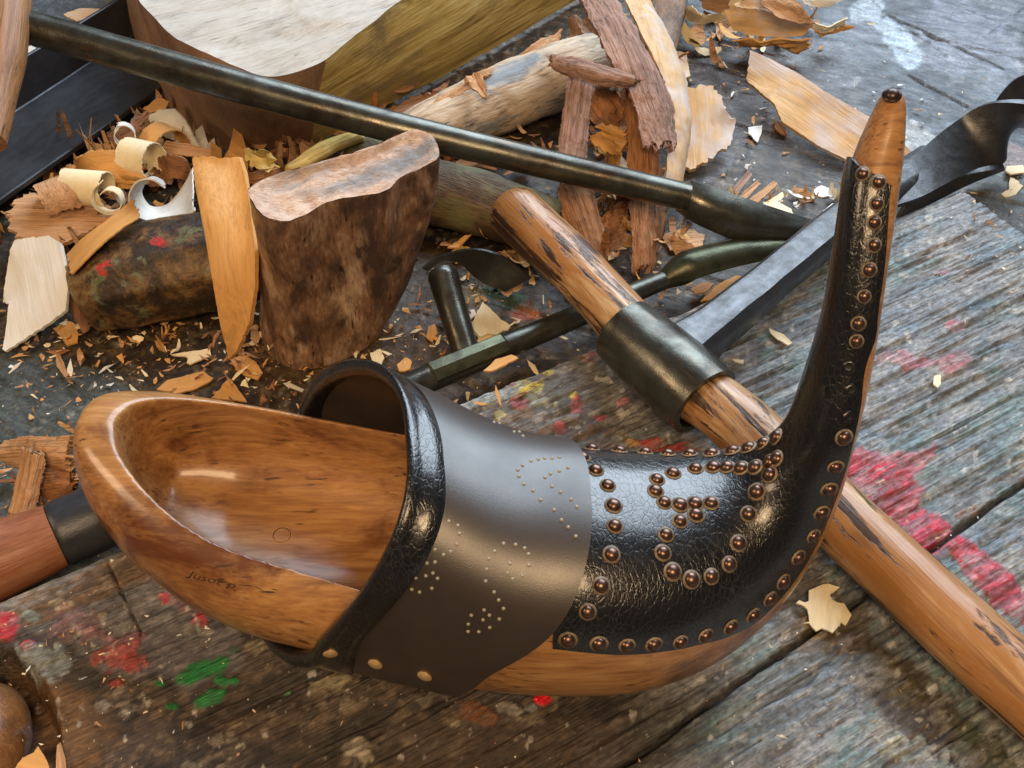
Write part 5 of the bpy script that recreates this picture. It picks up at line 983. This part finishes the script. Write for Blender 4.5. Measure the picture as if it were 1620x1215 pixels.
# crumbs and sawdust: nobody could count them
rg = np.random.RandomState(5); VV_ = []; FF_ = []; FM = []
def onplank(p):
    r = p-E0; u_, v_ = r@gx, r@gy; return (v_ < -.004) and (u_ < LE-.13*abs(v_)*-1-.003 if False else u_ < LE+v_*(-.13)-.003)
def crumbs(n, cx, cy, sx, sy, smin, smax, mats, pw_=3.0):
    for _ in range(n):
        px, py = cx+rg.randn()*sx, cy+rg.randn()*sy; p = P(px, py, 0)
        if onplank(p): z = .0004
        else: p = P(px, py, BZ); z = BZ+.0012
        s_ = smin+(smax-smin)*rg.rand()**pw_; k = rg.randint(4, 8); el = 1+rg.rand()**2*3.0; a = np.sort(rg.rand(k))*2*math.pi; rr_ = s_*(.55+.6*rg.rand(k)); ro = rg.rand()*6.3; tl = rg.randn(2)*.35
        x = np.cos(a)*rr_*el; y = np.sin(a)*rr_; X_ = x*math.cos(ro)-y*math.sin(ro); Y_ = x*math.sin(ro)+y*math.cos(ro); Z_ = X_*tl[0]+Y_*tl[1]; Z_ = Z_-Z_.min()
        o = len(VV_)
        for q in range(k): VV_.append((p[0]+X_[q], p[1]+Y_[q], z+Z_[q]))
        VV_.append((p[0], p[1], z+Z_.mean()+s_*.25)); 
        for q in range(k): FF_.append((o+q, o+(q+1) % k, o+k)); FM.append(mats[rg.randint(len(mats))] if q == 0 else FM[-1])
crumbs(480, 330, 520, 190, 55, .0003, .0026, [1, 1, 0, 4, 3]); crumbs(260, 470, 600, 130, 40, .0003, .0022, [1, 0, 4]); crumbs(200, 130, 590, 110, 60, .0002, .0022, [0, 1, 2, 3])
crumbs(260, 720, 500, 60, 60, .0003, .0024, [0, 1, 4]); crumbs(420, 1230, 210, 170, 110, .0002, .0016, [0, 2, 2, 3, 4]); crumbs(200, 1000, 380, 90, 60, .0003, .0024, [0, 1, 3, 4])
crumbs(160, 470, 800, 600, 300, .00015, .0009, [0, 2, 3]); crumbs(260, 800, 1000, 500, 200, .00012, .0006, [0, 2, 3], 2); crumbs(150, 150, 1050, 130, 90, .0002, .0009, [0, 2, 3]); crumbs(200, 1250, 800, 250, 280, .00012, .0007, [0, 2, 3]); crumbs(120, 60, 740, 60, 60, .0003, .002, [1, 3, 4]); crumbs(120, 1560, 330, 60, 80, .0002, .0014, [0, 1, 4]); crumbs(250, 250, 270, 120, 50, .0004, .003, [1, 3, 4, 0]); crumbs(160, 1170, 60, 70, 60, .0004, .002, [1, 4, 3]); crumbs(200, 900, 250, 120, 120, .0004, .003, [1, 3, 4])
def shreds(n, cx, cy, sx, sy, lo, hi, mats, zs=.012):
    for _ in range(n):
        px, py = cx+rg.randn()*sx, cy+rg.randn()*sy; p = P(px, py, BZ+.002); L_ = lo+(hi-lo)*rg.rand()**1.6; w_ = L_*(.12+.3*rg.rand()); a = rg.rand()*6.3; cv = rg.randn()*2.2; mt = mats[rg.randint(len(mats))]; o = len(VV_); m = 9
        z0 = BZ+.0015+rg.rand()*zs; tl = rg.randn()*.2; tw = rg.randn()*.6
        for k in range(m):
            s_ = k/(m-1)-.5; al = cv*s_; X_ = L_*s_*math.cos(al*.6); Z_ = abs(cv)*L_*s_*s_*.9+X_*tl; ww = w_*(1-.55*abs(2*s_)**2)*(.8+.4*rg.rand())
            for sg in (-1, 1):
                Y_ = sg*ww/2+L_*cv*.12*s_*s_; VV_.append((p[0]+X_*math.cos(a)-Y_*math.sin(a), p[1]+X_*math.sin(a)+Y_*math.cos(a), max(BZ+.0006, z0+Z_+sg*ww*tw*.5)))
        for k in range(m-1): FF_.append((o+2*k, o+2*k+1, o+2*k+3, o+2*k+2)); FM.append(mt)
shreds(30, 225, 285, 40, 24, .012, .030, [3, 4, 1, 3], .010); shreds(30, 640, 190, 60, 25, .012, .030, [3, 4, 4]); shreds(24, 950, 200, 40, 60, .012, .030, [4, 3, 4]); shreds(60, 225, 275, 50, 32, .006, .030, [0, 1, 3, 3, 4, 2]); shreds(60, 90, 345, 50, 50, .006, .026, [3, 4, 1, 3]); shreds(50, 440, 262, 50, 18, .006, .022, [1, 3, 4, 4]); shreds(60, 960, 210, 45, 80, .006, .028, [3, 4, 4, 1]); shreds(60, 1010, 370, 50, 40, .005, .022, [3, 4, 1, 0]); shreds(40, 1190, 50, 60, 30, .005, .024, [1, 3, 4, 0]); shreds(60, 720, 250, 90, 22, .006, .024, [4, 3, 4]); shreds(40, 840, 420, 40, 40, .004, .016, [1, 3, 4]); shreds(45, 300, 560, 150, 30, .003, .012, [0, 1, 3], .003); shreds(30, 60, 790, 30, 30, .004, .016, [3, 4]); shreds(40, 1240, 330, 60, 20, .004, .014, [0, 2, 3], .002)
crumb_o = tag(put('sawdust', np.array(VV_), FF_, [m_cream, m_orange, m_white, m_fiber, m_rust], fmat=FM, smooth=False), kind='stuff')
